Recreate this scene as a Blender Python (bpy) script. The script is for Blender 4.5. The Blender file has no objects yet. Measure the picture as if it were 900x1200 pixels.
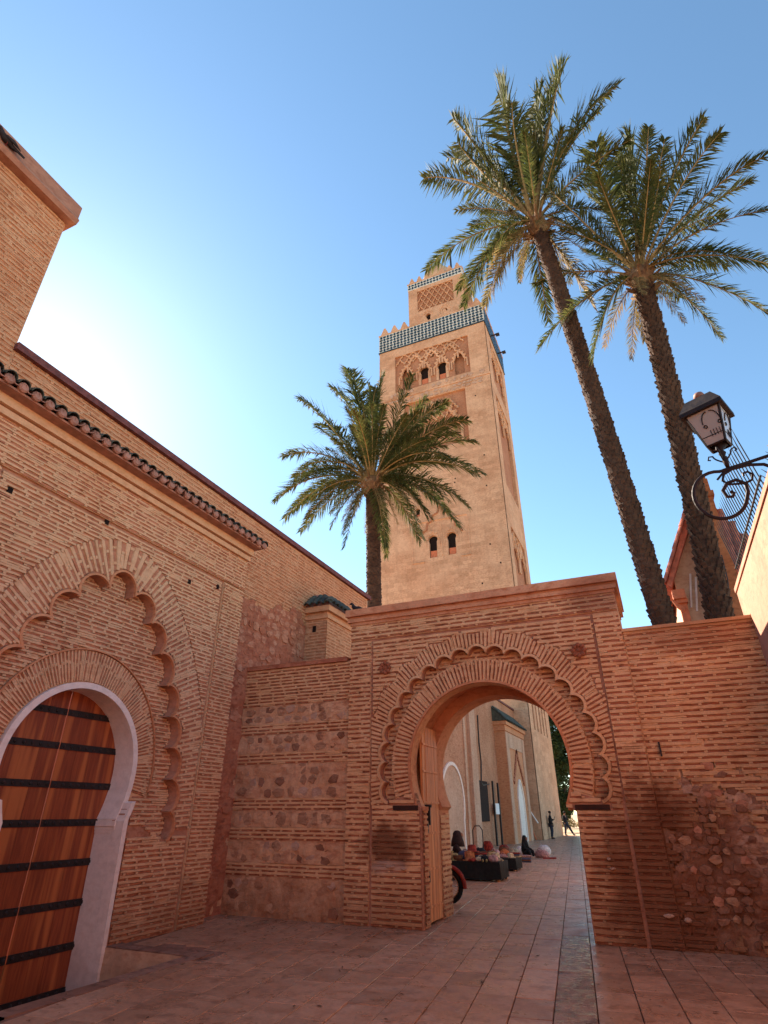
import bpy, math, random
import numpy as np
from math import sin, cos, pi, radians, sqrt, atan2, hypot
from mathutils import Vector, Matrix
R = random.Random(7)
C = bpy.context.scene.collection
scn = bpy.context.scene
# ------------------------------------------------------------------ camera
cam = bpy.data.objects.new('camera', bpy.data.cameras.new('camera')); C.objects.link(cam); scn.camera = cam
FPX, HZ, AZ = 665.0, 353.0, radians(24.0)
cam.data.sensor_fit = 'VERTICAL'; cam.data.sensor_height = 24.0; cam.data.lens = FPX/1200*24.0
cam.data.clip_start = 0.05; cam.data.clip_end = 3000
PITCH = math.atan(HZ/FPX)
CAM = Vector((0, 0, 1.6))
cam.location = CAM; cam.rotation_euler = (pi/2+PITCH, 0, AZ)
FW = Vector((-sin(AZ)*cos(PITCH), cos(AZ)*cos(PITCH), sin(PITCH)))
RT = Vector((cos(AZ), sin(AZ), 0)); UP = RT.cross(FW)
def proj(p):
    v = Vector(p)-CAM; w = v.dot(FW)
    if w < .1: return None
    return 450+FPX*v.dot(RT)/w, 600-FPX*v.dot(UP)/w, w
# ------------------------------------------------------------------ world and sun
SUN_EL, SUN_AZ = radians(34), radians(-63)      # azimuth from +Y towards +X
world = bpy.data.worlds.new('World'); scn.world = world; world.use_nodes = True
wn = world.node_tree; bg = wn.nodes['Background']
sky = wn.nodes.new('ShaderNodeTexSky'); sky.sky_type = 'NISHITA'; sky.sun_disc = False
sky.sun_elevation = SUN_EL; sky.sun_rotation = SUN_AZ
sky.air_density = 1.0; sky.dust_density = 0.22; sky.ozone_density = 0.7; sky.altitude = 400
tint = wn.nodes.new('ShaderNodeMix'); tint.data_type = 'RGBA'; tint.blend_type = 'MULTIPLY'; tint.inputs[0].default_value = 1
wn.links.new(sky.outputs[0], tint.inputs[6]); tint.inputs[7].default_value = (.90, 1.0, .96, 1)
hs_ = wn.nodes.new('ShaderNodeHueSaturation'); hs_.inputs['Saturation'].default_value = 1.06; wn.links.new(tint.outputs[2], hs_.inputs['Color']); wn.links.new(hs_.outputs[0], bg.inputs[0]); bg.inputs[1].default_value = 0.075
sun = bpy.data.objects.new('sun', bpy.data.lights.new('sun', 'SUN')); C.objects.link(sun)
sun.data.energy = 4.6; sun.data.angle = radians(0.5); sun.data.color = (1, .88, .72)
sd = Vector((sin(SUN_AZ)*cos(SUN_EL), cos(SUN_AZ)*cos(SUN_EL), sin(SUN_EL)))
sun.rotation_euler = sd.to_track_quat('Z', 'Y').to_euler()
scn.view_settings.view_transform = 'Standard'; scn.view_settings.look = 'None'
scn.view_settings.gamma = 1; scn.view_settings.exposure = 2.03
scn.cycles.max_bounces = 8; scn.cycles.diffuse_bounces = 5

# ------------------------------------------------------------------ object helpers
def tag(o, label=None, cat=None, group=None, kind=None):
    if label: o['label'] = label
    if cat: o['category'] = cat
    if group: o['group'] = group
    if kind: o['kind'] = kind
    return o
def thing(name, loc=(0, 0, 0), label=None, cat=None, group=None, kind=None):
    o = bpy.data.objects.new(name, None); C.objects.link(o); o.location = loc
    return tag(o, label, cat, group, kind)
def link(name, me, parent=None, mat=None):
    if mat is not None and not len(me.materials): me.materials.append(mat)
    o = bpy.data.objects.new(name, me); C.objects.link(o)
    if parent is not None:
        o.parent = parent
        o.matrix_parent_inverse = pinv(parent)
    return o
def wmat(o):
    m = Matrix.LocRotScale(o.location, o.rotation_euler, o.scale)
    return wmat(o.parent) @ o.matrix_parent_inverse @ m if o.parent else m
def pinv(parent): return wmat(parent).inverted()
class MB:
    def __init__(s): s.v = []; s.f = []
    def add(s, vs, fs):
        b = len(s.v); s.v += [tuple(v) for v in vs]; s.f += [tuple(i+b for i in f) for f in fs]; return s
    def box(s, a, b):
        (x0, y0, z0), (x1, y1, z1) = a, b
        return s.add([(x0,y0,z0),(x1,y0,z0),(x1,y1,z0),(x0,y1,z0),(x0,y0,z1),(x1,y0,z1),(x1,y1,z1),(x0,y1,z1)],
                     [(0,3,2,1),(4,5,6,7),(0,1,5,4),(1,2,6,5),(2,3,7,6),(3,0,4,7)])
    def obox(s, M, a, b):
        m = MB().box(a, b); return s.add([M @ Vector(v) for v in m.v], m.f)
    def prism(s, poly, to3, d0, d1):
        """closed polygon in 2D swept between depths d0 and d1; to3(u, v, d)."""
        n = len(poly)
        s.add([to3(u, v, d0) for u, v in poly]+[to3(u, v, d1) for u, v in poly],
              [tuple(range(n)), tuple(range(2*n-1, n-1, -1))]+[(i, i+n, (i+1) % n+n, (i+1) % n) for i in range(n)])
        return s
    def tube(s, pts, rad, n=8, caps=True, flat=1.0):
        pts = [Vector(p) for p in pts]; k = len(pts)
        rs = rad if isinstance(rad, (list, tuple)) else [rad]*k
        ref = None; vs = []
        for i, p in enumerate(pts):
            t = (pts[min(i+1, k-1)]-pts[max(i-1, 0)])
            t = t.normalized() if t.length > 1e-9 else Vector((0, 0, 1))
            if ref is None: ref = Vector((0, 0, 1)) if abs(t.z) < .9 else Vector((1, 0, 0))
            a = (ref-t*ref.dot(t)).normalized(); ref = a; b = t.cross(a)
            for j in range(n):
                q = 2*pi*j/n; vs.append(p+(a*cos(q)+b*sin(q)*flat)*rs[i])
        fs = [(i*n+j, i*n+(j+1) % n, (i+1)*n+(j+1) % n, (i+1)*n+j) for i in range(k-1) for j in range(n)]
        if caps: fs += [tuple(range(n-1, -1, -1)), tuple(range((k-1)*n, k*n))]
        return s.add(vs, fs)
    def lathe(s, prof, c=(0, 0, 0), n=16, M=None, sx=1, sy=1):
        k = len(prof); vs = []
        for r, z in prof:
            for j in range(n):
                v = Vector((r*cos(2*pi*j/n)*sx, r*sin(2*pi*j/n)*sy, z)); v = (M @ v) if M else v
                vs.append(v+Vector(c))
        fs = [(i*n+j, i*n+(j+1) % n, (i+1)*n+(j+1) % n, (i+1)*n+j) for i in range(k-1) for j in range(n)]
        fs += [tuple(range(n-1, -1, -1)), tuple(range((k-1)*n, k*n))]
        return s.add(vs, fs)
    def build(s, name, mat, parent=None, smooth=False):
        me = bpy.data.meshes.new(name); me.from_pydata(s.v, [], s.f); me.update()
        if smooth: me.polygons.foreach_set('use_smooth', [True]*len(me.polygons))
        return link(name, me, parent, mat)
# ------------------------------------------------------------------ material helpers
def newmat(name, rough=.85, spec=.3):
    m = bpy.data.materials.new(name); m.use_nodes = True
    b = m.node_tree.nodes['Principled BSDF']; b.inputs['Roughness'].default_value = rough
    b.inputs['Specular IOR Level'].default_value = spec
    return m, m.node_tree, b
def nd(nt, t, **k):
    n = nt.nodes.new(t)
    for a, v in k.items(): setattr(n, a, v)
    return n
def mixc(nt, fac, a, b, mode='MIX'):
    n = nd(nt, 'ShaderNodeMix', data_type='RGBA', blend_type=mode)
    for i, x in ((0, fac), (6, a), (7, b)):
        if isinstance(x, (int, float)): n.inputs[i].default_value = x
        elif isinstance(x, tuple): n.inputs[i].default_value = (*x, 1)
        else: nt.links.new(x, n.inputs[i])
    return n.outputs[2]
def mth(nt, op, a, b=None, clamp=False):
    n = nd(nt, 'ShaderNodeMath', operation=op, use_clamp=clamp)
    for i, x in ((0, a), (1, b)):
        if x is None: continue
        if isinstance(x, (int, float)): n.inputs[i].default_value = x
        else: nt.links.new(x, n.inputs[i])
    return n.outputs[0]
def pos(nt): return nd(nt, 'ShaderNodeNewGeometry').outputs['Position']
def noise(nt, vec, scale, detail=4, rough=.55, dist=0):
    n = nd(nt, 'ShaderNodeTexNoise'); n.inputs['Scale'].default_value = scale
    n.inputs['Detail'].default_value = detail; n.inputs['Roughness'].default_value = rough
    n.inputs['Distortion'].default_value = dist
    nt.links.new(vec, n.inputs['Vector']); return n.outputs['Fac']
def ramp(nt, x, lo, hi, a=0., b=1.):
    n = nd(nt, 'ShaderNodeMapRange', clamp=True); n.interpolation_type = 'SMOOTHSTEP'
    nt.links.new(x, n.inputs[0])
    for i, v in ((1, lo), (2, hi), (3, a), (4, b)): n.inputs[i].default_value = v
    return n.outputs[0]
def scaled(nt, vec, s):
    n = nd(nt, 'ShaderNodeVectorMath', operation='MULTIPLY'); nt.links.new(vec, n.inputs[0]); n.inputs[1].default_value = s
    return n.outputs[0]
def blob(nt, P, c, r, soft=.5, amp=.9, nz=3.4):
    """mask of a stain: an ellipsoid about c with a ragged edge; c and r in metres."""
    s = nd(nt, 'ShaderNodeVectorMath', operation='SUBTRACT'); nt.links.new(P, s.inputs[0]); s.inputs[1].default_value = c
    d = scaled(nt, s.outputs[0], tuple(1/q for q in r))
    l = nd(nt, 'ShaderNodeVectorMath', operation='LENGTH'); nt.links.new(d, l.inputs[0])
    n = noise(nt, P, nz, 5, .6)
    v = mth(nt, 'ADD', l.outputs['Value'], mth(nt, 'MULTIPLY', mth(nt, 'SUBTRACT', n, .5), amp))
    return ramp(nt, v, 1-soft*.5, 1+soft*.5, 1, 0)
def bump(nt, b, h, strength, dist=.01):
    n = nd(nt, 'ShaderNodeBump'); n.inputs['Strength'].default_value = strength; n.inputs['Distance'].default_value = dist
    nt.links.new(h, n.inputs['Height']); nt.links.new(n.outputs[0], b.inputs['Normal'])
def masonry(name, base, dark, light, rough=.9, fine=26, stains=(), bstr=.5, dirt=None, big=1.1, courses=0):
    base, dark, light = [(q[0], q[1]*.955, q[2]*(.92 if 'white' in name else .86)) for q in (base, dark, light)]
    m, nt, b = newmat(name, rough, .22); P = pos(nt)
    c = mixc(nt, ramp(nt, noise(nt, P, big, 5, .6), .38, .62), base, light)
    c = mixc(nt, ramp(nt, noise(nt, scaled(nt, P, (1, 1, 2.2)), 5.5, 4, .6), .46, .68), c, dark)
    c = mixc(nt, mth(nt, 'MULTIPLY', ramp(nt, noise(nt, P, fine, 3, .7), .35, .7), .45), c, tuple(x*.72 for x in base))
    c = mixc(nt, mth(nt, 'MULTIPLY', ramp(nt, noise(nt, scaled(nt, P, (1, 1, .28)), 1.9, 6, .68), .50, .74), .0 if 'white' in name else .42), c, tuple(x*.58 for x in base))
    c = mixc(nt, mth(nt, 'MULTIPLY', ramp(nt, noise(nt, P, .45, 3, .5), .40, .68), .30), c, tuple(min(.8, x*k) for x, k in zip(light, (1.04, 1.1, 1.15))))
    for (col, cc, rr, a, st) in stains:
        c = mixc(nt, mth(nt, 'MULTIPLY', blob(nt, P, cc, rr, .9, a), st), c, col)
    if dirt:
        sx = nd(nt, 'ShaderNodeSeparateXYZ'); nt.links.new(P, sx.inputs[0])
        h = mth(nt, 'ADD', sx.outputs['Z'], mth(nt, 'MULTIPLY', mth(nt, 'SUBTRACT', noise(nt, P, 2.2, 5), .5), 1.2))
        c = mixc(nt, mth(nt, 'MULTIPLY', ramp(nt, h, dirt[1], dirt[2], 1, 0), dirt[3]), c, dirt[0])
    nt.links.new(c, b.inputs['Base Color'])
    if courses:
        sp = nd(nt, 'ShaderNodeSeparateXYZ'); nt.links.new(P, sp.inputs[0])
        cb = nd(nt, 'ShaderNodeCombineXYZ'); nt.links.new(mth(nt, 'ADD', sp.outputs['X'], sp.outputs['Y']), cb.inputs[0]); nt.links.new(mth(nt, 'ADD', sp.outputs['Z'], mth(nt, 'MULTIPLY', noise(nt, P, .8, 2), .3)), cb.inputs[1])
        bt = nd(nt, 'ShaderNodeTexBrick'); nt.links.new(cb.outputs[0], bt.inputs['Vector']); bt.inputs['Scale'].default_value = 1; bt.inputs['Brick Width'].default_value = courses*2.3; bt.inputs['Row Height'].default_value = courses
        bt.inputs['Mortar Size'].default_value = .035; bt.inputs['Mortar Smooth'].default_value = .6; bt.inputs['Color1'].default_value = (1, 1, 1, 1); bt.inputs['Color2'].default_value = (.70, .66, .62, 1); bt.inputs['Mortar'].default_value = (.80, .74, .68, 1)
        c = mixc(nt, mth(nt, 'MULTIPLY', ramp(nt, noise(nt, P, .5, 4), .3, .6), .8), c, bt.outputs['Color'], 'MULTIPLY')
        c = mixc(nt, mth(nt, 'MULTIPLY', ramp(nt, noise(nt, scaled(nt, P, (1, 1, .12)), 1.3, 5, .65), .5, .75), .35), c, tuple(x*.6 for x in base))
        nt.links.new(c, b.inputs['Base Color'])
    hh = mth(nt, 'ADD', noise(nt, P, fine*1.2, 5, .7), mth(nt, 'MULTIPLY', noise(nt, P, fine*.25, 3), .8))
    bump(nt, b, hh, bstr, .02)
    return m
def plain(name, col, rough=.6, spec=.4, metal=0, var=.25, scale=9, bstr=0):
    m, nt, b = newmat(name, rough, spec); P = pos(nt)
    b.inputs['Metallic'].default_value = metal
    f = noise(nt, P, scale, 5, .6)
    c = mixc(nt, ramp(nt, f, .3, .7), tuple(x*(1-var) for x in col), tuple(min(1, x*(1+var)) for x in col))
    nt.links.new(c, b.inputs['Base Color'])
    nt.links.new(ramp(nt, noise(nt, P, scale*2, 3), .3, .7, max(0, rough-.1), min(1, rough+.1)), b.inputs['Roughness'])
    if bstr: bump(nt, b, noise(nt, P, scale*4, 4), bstr, .01)
    return m
WET = (.14, .042, .018)
GST = [(WET, (-.30, 10.05, .7), (.80, .6, 1.35), 1.3, .86), (WET, (.35, 10.05, 1.55), (.6, .6, .5), 1.5, .5),
       (WET, (-4.40, 10.05, 1.12), (.46, .5, .32), 1.7, .85), ((.55, .38, .30), (-4.4, 10.05, .82), (.28, .4, .09), 1.1, .6),
       ((.17, .05, .03), (-.35, 10.05, 4.95), (.6, .5, .35), .8, .55), ((.22, .075, .035), (1.0, 10.05, 4.15), (1.0, .5, .3), .9, .55)]
DIRT = ((.19, .075, .04), .1, .9, .5)
M = {}
M['mortar_gate'] = masonry('mortar_gate', (.73, .42, .235), (.63, .31, .16), (.78, .48, .29), stains=GST, dirt=DIRT)
M['brick_gate'] = masonry('brick_gate', (.36, .12, .065), (.20, .055, .03), (.52, .21, .125), stains=GST, dirt=DIRT, big=3.1)
M['rosette'] = masonry('rosette', (.30, .10, .055), (.20, .06, .03), (.40, .15, .09))
M['mortar_portal'] = masonry('mortar_portal', (.71, .42, .255), (.63, .33, .185), (.75, .47, .30), dirt=DIRT)
M['brick_portal'] = masonry('brick_portal', (.48, .19, .11), (.34, .11, .06), (.58, .26, .16), dirt=DIRT, big=3.1)
M['mortar_wall'] = masonry('mortar_wall', (.64, .34, .20), (.54, .26, .15), (.68, .40, .25))
M['brick_wall'] = masonry('brick_wall', (.54, .24, .13), (.44, .165, .085), (.60, .29, .165), big=3.1)
M['rubble_mortar'] = masonry('rubble_mortar', (.64, .34, .20), (.46, .20, .115), (.70, .43, .28), fine=14, dirt=DIRT, bstr=.9)
M['rubble_red'] = masonry('rubble_red', (.42, .15, .09), (.30, .09, .055), (.50, .21, .13), fine=14, bstr=.9)
M['stone_rubble'] = masonry('stone_rubble', (.38, .19, .115), (.24, .105, .065), (.54, .32, .21), fine=18, bstr=.8, big=3.3)
M['passage'] = masonry('passage', (.50, .24, .15), (.38, .16, .095), (.58, .31, .205), fine=9, bstr=.7, big=.6, courses=.09)
M['passage_pale'] = masonry('passage_pale', (.55, .33, .24), (.44, .25, .175), (.6, .39, .3), fine=7)
M['rubble_dark'] = masonry('rubble_dark', (.42, .19, .11), (.25, .09, .05), (.66, .43, .32), fine=12, bstr=1, big=2.2, stains=[(WET, (.3, 10.1, .9), (.6, .5, 1.2), 1.6, .7)])
M['stone_dark'] = masonry('stone_dark', (.26, .115, .07), (.17, .07, .045), (.36, .19, .13), fine=18, bstr=.8, big=3.3)
M['stone_red'] = masonry('stone_red', (.52, .23, .15), (.36, .13, .08), (.60, .31, .21), fine=18, bstr=.8, big=2.4)
M['stone_pale'] = masonry('stone_pale', (.50, .30, .22), (.36, .19, .13), (.58, .39, .31), fine=18, bstr=.8, big=3.3)
M['cornice'] = masonry('cornice', (.62, .28, .165), (.50, .19, .10), (.68, .35, .22), stains=GST[4:5], bstr=.5)
M['lobe_plaster_shade'] = masonry('lobe_plaster_shade', (.44, .20, .13), (.34, .135, .085), (.50, .25, .17), bstr=.3, fine=14)  # darker plaster, with the shade of the lobe reveals put into its colour
M['plaster_red'] = masonry('plaster_red', (.60, .25, .13), (.48, .18, .09), (.66, .31, .17), bstr=.25, fine=12)
M['plaster_white'] = masonry('plaster_white', (.84, .72, .66), (.78, .65, .58), (.86, .75, .69), bstr=.15, fine=9, dirt=((.42, .27, .21), -.75, .15, .5))
M['minaret'] = masonry('minaret', (.66, .375, .245), (.52, .26, .16), (.72, .44, .30), fine=3.2, bstr=1.0, big=.35, courses=.38)
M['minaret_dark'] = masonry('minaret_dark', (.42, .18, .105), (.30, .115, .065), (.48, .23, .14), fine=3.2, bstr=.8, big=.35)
M['plaster_pink'] = masonry('plaster_pink', (.40, .20, .15), (.33, .155, .115), (.45, .24, .18), bstr=.3, fine=8)
M['plaster_pale'] = masonry('plaster_pale', (.58, .36, .25), (.48, .27, .18), (.62, .42, .30), bstr=.25, fine=8)
M['trim_orange'] = plain('trim_orange', (.56, .16, .07), .7, .3, var=.15)
M['pier_brown'] = masonry('pier_brown', (.38, .12, .05), (.24, .07, .03), (.45, .17, .08), fine=10)
M['black_iron'] = plain('black_iron', (.022, .015, .014), .55, .5, .3, bstr=.2)
M['lamp_iron'] = plain('lamp_iron', (.022, .013, .012), .6, .25, .3, bstr=.15)
M['dark_hole'] = plain('dark_hole', (.02, .012, .01), .9, .1)
M['beam'] = plain('beam', (.045, .018, .012), .8, .2, bstr=.4)
M['tile_green'] = plain('tile_green', (.05, .055, .04), .75, .5, var=.6, scale=5, bstr=.3)
M['tile_clay'] = plain('tile_clay', (.38, .19, .14), .8, .3, var=.25, scale=7, bstr=.3)
M['tile_red'] = plain('tile_red', (.42, .11, .06), .8, .3, var=.3, scale=6, bstr=.3)
M['zellij_white'] = plain('zellij_white', (.60, .57, .50), .4, .5, var=.12, scale=1)
M['zellij_dark'] = plain('zellij_dark', (.018, .04, .055), .3, .5, var=.4, scale=1)

# ------------------------------------------------------------------ masonry engine
BRICKS = []        # (thing, kind, matrix, size on screen)
def unit_brick(seed):
    r = random.Random(seed); j = lambda a: r.uniform(-a, a)
    v = []
    for d, e in ((0, 1.0), (1, .94)):
        for (x, y) in ((-.5, -.5), (0, -.5), (.5, -.5), (.5, .5), (0, .5), (-.5, .5)):
            v.append((x*e+j(.02)*d, y*e+j(.10)*d, d+(j(.22) if d else 0)))
    f = [(6, 7, 10, 11), (7, 8, 9, 10)]+[(i, (i+1) % 6, (i+1) % 6+6, i+6) for i in range(6)]
    return v, f
def unit_stone(seed):
    r = random.Random(seed); n = 8; v = []; rr = [r.uniform(.38, .53) for _ in range(n)]
    for h, e in ((0, 1), (.62, .92), (.95, .55)):
        for i in range(n):
            a = 2*pi*i/n; v.append((cos(a)*rr[i]*e, sin(a)*rr[i]*e, h*(1+r.uniform(-.15, .15) if h else 0)))
    v.append((r.uniform(-.1, .1), r.uniform(-.1, .1), 1.0))
    f = [(k*n+i, k*n+(i+1) % n, (k+1)*n+(i+1) % n, (k+1)*n+i) for k in range(2) for i in range(n)]
    f += [(2*n+i, 2*n+(i+1) % n, 3*n) for i in range(n)]
    return v, f
def unit_shard(seed):
    r = random.Random(seed); n = r.choice((5, 6, 6, 7)); A = sorted((i+r.uniform(-.3, .3))*2*pi/n for i in range(n)); rr = [r.uniform(.40, .56) for _ in range(n)]; v = []
    for h, e in ((0, 1.02), (.85, .93)):
        for a, q in zip(A, rr): v.append((cos(a)*q*e, sin(a)*q*e, h*r.uniform(.75, 1.15)))
    v.append((r.uniform(-.15, .15), r.uniform(-.15, .15), r.uniform(.85, 1.1)))
    return v, [(i, (i+1) % n, (i+1) % n+n, i+n) for i in range(n)]+[(n+i, n+(i+1) % n, 2*n) for i in range(n)]
def unit_tile(seed):
    r = random.Random(seed); v = []
    for z, e in ((0, 1), (.7, 1), (1, .985)):
        for (x, y) in ((-.5, -.5), (.5, -.5), (.5, .5), (-.5, .5)): v.append((x*e, y*e, z+(r.uniform(-.12, .12) if z == 1 else 0)))
    return v, [(8, 9, 10, 11)]+[(k*4+i, k*4+(i+1) % 4, (k+1)*4+(i+1) % 4, (k+1)*4+i) for k in range(2) for i in range(4)]
UNITS = {'brick': [unit_brick(i) for i in range(8)], 'stone': [unit_stone(i) for i in range(9)], 'paving_slab': [unit_tile(i) for i in range(6)],
         'shard': [unit_shard(i) for i in range(10)]}
def put(owner, name, unit, mat, M4, limit=300):
    """record one piece; flush() makes the ones that show largest objects of their own."""
    c = M4.to_translation(); p = proj(c); sz = 0
    if p and -60 < p[0] < 960 and -60 < p[1] < 1260:
        ax = (M4.to_3x3().col[0]).length; ay = (M4.to_3x3().col[1]).length
        nrm = M4.to_3x3().col[2].normalized(); vd = (CAM-c).normalized()
        sz = ax*ay/p[2]**2*max(0, nrm.dot(vd)); 
        if not (0 <= p[0] <= 900 and 0 <= p[1] <= 1200): sz *= .05
    BRICKS.append((owner, name, unit, R.randrange(len(UNITS[unit])), mat, M4, sz))
def flush():
    by = {}
    for b in BRICKS: by.setdefault((b[0].name, b[1]), []).append(b)
    for (on, name), L in by.items():
        L.sort(key=lambda b: -b[6])
        own = L[0][0]; inv = pinv(own); cache = {}
        for b in L[:300]:
            key = (b[2], b[3], b[4])
            if key not in cache:
                v, f = UNITS[b[2]][b[3]]; me = bpy.data.meshes.new(name); me.from_pydata(v, [], f); me.update(); me.materials.append(M[b[4]]); cache[key] = me
            o = bpy.data.objects.new(name, cache[key]); C.objects.link(o); o.parent = own; o.matrix_parent_inverse = inv
            o.matrix_basis = b[5]
        rest = {}
        for b in L[300:]: rest.setdefault(b[4], []).append(b)
        vs = []; fs = []; mi = []; base = 0; mats = []
        for mk, LL in rest.items():
            mats.append(mk)
            for b in LL:
                v, f = UNITS[b[2]][b[3]]; A = np.array(b[5]); V = np.array(v) @ A[:3, :3].T + A[:3, 3]
                vs.append(V); fs += [tuple(i+base for i in q) for q in f]; mi += [len(mats)-1]*len(f); base += len(v)
        if vs:
            me = bpy.data.meshes.new(name+'_mass'); me.from_pydata(np.vstack(vs).tolist(), [], fs)
            for mk in mats: me.materials.append(M[mk])
            me.polygons.foreach_set('material_index', mi); me.update()
            o = bpy.data.objects.new({'brick': 'brickwork', 'stone': 'stonework', 'paving_slab': 'slab_paving'}.get(name, name+'_rows'), me); C.objects.link(o); o.parent = own; o.matrix_parent_inverse = inv; o['kind'] = 'stuff'
def m4(o, x, y, z):
    return Matrix(((x[0], y[0], z[0], o[0]), (x[1], y[1], z[1], o[1]), (x[2], y[2], z[2], o[2]), (0, 0, 0, 1)))
class Lay:
    """courses of thin bricks between proud beds of mortar, laid in the wall's own 2D plane (u, v, depth d outward)."""
    def __init__(s, owner, to3, d0, brick, mortar, blen=.26, gap=.035, rec=.015, share=.46, wob=.004):
        s.o, s.to3, s.d0, s.bm, s.mm = owner, to3, d0, brick, mortar
        s.blen, s.gap, s.rec, s.share, s.wob = blen, gap, rec, share, wob; s.mo = MB()
        o0 = Vector(to3(0, 0, 0)); s.eu = Vector(to3(1, 0, 0))-o0; s.ev = Vector(to3(0, 1, 0))-o0; s.ed = Vector(to3(0, 0, 1))-o0
    def strip(s, pts, ws):
        n = len(pts)
        if n < 2: return
        vs = []; nb = R.uniform(-.001, .001)
        for i, (u, v) in enumerate(pts):
            a = pts[max(i-1, 0)]; b = pts[min(i+1, n-1)]; tx, ty = b[0]-a[0], b[1]-a[1]; L = hypot(tx, ty) or 1
            nx, ny = -ty/L, tx/L; w = ws[i]*(1+R.uniform(-.22, .22)); off = R.uniform(-1, 1)*s.wob*.6
            h = s.d0+nb+R.uniform(-1, 1)*s.wob*.5
            for q, d in ((-.5, s.d0-s.rec*1.7), (-.38, h), (.38, h+R.uniform(-.001, .001)), (.5, s.d0-s.rec*1.7)):
                vs.append(s.to3(u+nx*(w*q+off), v+ny*(w*q+off), d))
        s.mo.add(vs, [(i*4+j, i*4+j+1, i*4+j+5, i*4+j+4) for i in range(n-1) for j in range(3)])
    def course(s, p, d, L, inside, pit0, pit1=None, off=0., step=.03, bed=True, bricks=True):
        pit1 = pit0 if pit1 is None else pit1; nx, ny = -d[1], d[0]; N = max(2, int(L/step)+1)
        S = [L*i/(N-1) for i in range(N)]; pw = lambda t: pit0+(pit1-pit0)*t/L
        pt = lambda t, k: (p[0]+d[0]*t+nx*pw(t)*k, p[1]+d[1]*t+ny*pw(t)*k)
        def runs(k, m=0):
            out = []; cur = None
            for t in S:
                if inside(*pt(t, k)) and (not m or (inside(*pt(t, k-m)) and inside(*pt(t, k+m)))):
                    cur = [t, t] if cur is None else [cur[0], t]
                elif cur: out.append(cur); cur = None
            if cur: out.append(cur)
            return out
        if bed:
            for a, b in runs(.5):
                if b-a < .03: continue
                n = max(2, int((b-a)/.09)+1); T = [a+(b-a)*i/(n-1) for i in range(n)]
                s.strip([pt(t, .5) for t in T], [pw(t)*(1-s.share)*1.06 for t in T])
        if not bricks: return
        for a, b in runs(0, .22):
            t = a+.004-(off % 1)*(s.blen+s.gap)
            while t < b:
                t1 = t+s.blen*R.uniform(.8, 1.15); x0, x1 = max(t, a+.004), min(t1, b-.004)
                if x1-x0 > .035:
                    tc = (x0+x1)/2; u, v = pt(tc, 0); h = pw(tc)*s.share*R.uniform(.7, 1.12)
                    dd = s.d0-s.rec*R.uniform(.55, 1.15)
                    if R.random() < .03: dd += s.rec*1.2
                    ex = s.eu*d[0]+s.ev*d[1]; ey = s.eu*nx+s.ev*ny
                    dep = .02
                    mk = s.bm
                    if R.random() < .09: mk = s.mm; dd = s.d0-s.rec*.35
                    o = Vector(s.to3(u, v, dd-dep)); an = R.uniform(-.012, .012)
                    put(s.o, 'brick', 'brick', mk, m4(o, (ex+ey*an)*(x1-x0), (ey-ex*an)*h*1.08, s.ed*dep))
                if t1 < b-.01 and t1 > a:
                    g = [t1-.006, t1+s.gap+.006]
                    s.strip([pt(g[0], -.0), pt(g[1], 0)], [pw(t1)*s.share*1.15]*2)
                t = t1+s.gap
    def rows(s, u0, u1, v0, v1, inside=None, pitch=.08):
        ins = inside or (lambda u, v: True)
        f = lambda u, v: u0 <= u <= u1 and v0 <= v <= v1+1e-6 and ins(u, v)
        k = 0; v = v0+pitch*.3
        while v < v1:
            s.course((u0, v), (1, 0), u1-u0, f, pitch, off=R.random()); v += pitch*R.uniform(.97, 1.03); k += 1
    def done(s, name='mortar'):
        return s.mo.build(name, M[s.mm], s.o)
def stones(owner, to3, rects, mat, inside=None, size=.18, d0=0, dep=.03, dens=1.0, jit=.35, unit='shard'):
    o0 = Vector(to3(0, 0, 0)); eu = Vector(to3(1, 0, 0))-o0; ev = Vector(to3(0, 1, 0))-o0; ed = Vector(to3(0, 0, 1))-o0
    for (u0, u1, v0, v1) in rects:
        ny = max(1, round((v1-v0)/size)); sy = (v1-v0)/ny
        for j in range(ny):
            u = u0+R.uniform(0, size*.4)
            while u < u1-size*.3:
                w = size*R.uniform(.75, 1.7); uu = u+w/2; vv = v0+(j+.5)*sy+R.uniform(-1, 1)*sy*jit*.35
                if u+w < u1+.05 and R.random() < dens and (inside is None or inside(uu, vv)):
                    a = R.uniform(-.3, .3); hh = sy*R.uniform(.75, 1.02)
                    x = eu*cos(a)+ev*sin(a); y = -eu*sin(a)+ev*cos(a)
                    o = Vector(to3(uu, vv, d0-.012)); dp = dep*R.uniform(.5, 1.2)
                    put(owner, 'stone', unit, mat if isinstance(mat, str) else R.choice(mat), m4(o, x*w*1.0, y*hh*1.05, ed*dp))
                u += w*R.uniform(.98, 1.12)
def ang(u, v, c):
    a = atan2(v-c[1], u-c[0]); return a+2*pi if a < -pi/2 else a
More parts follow.
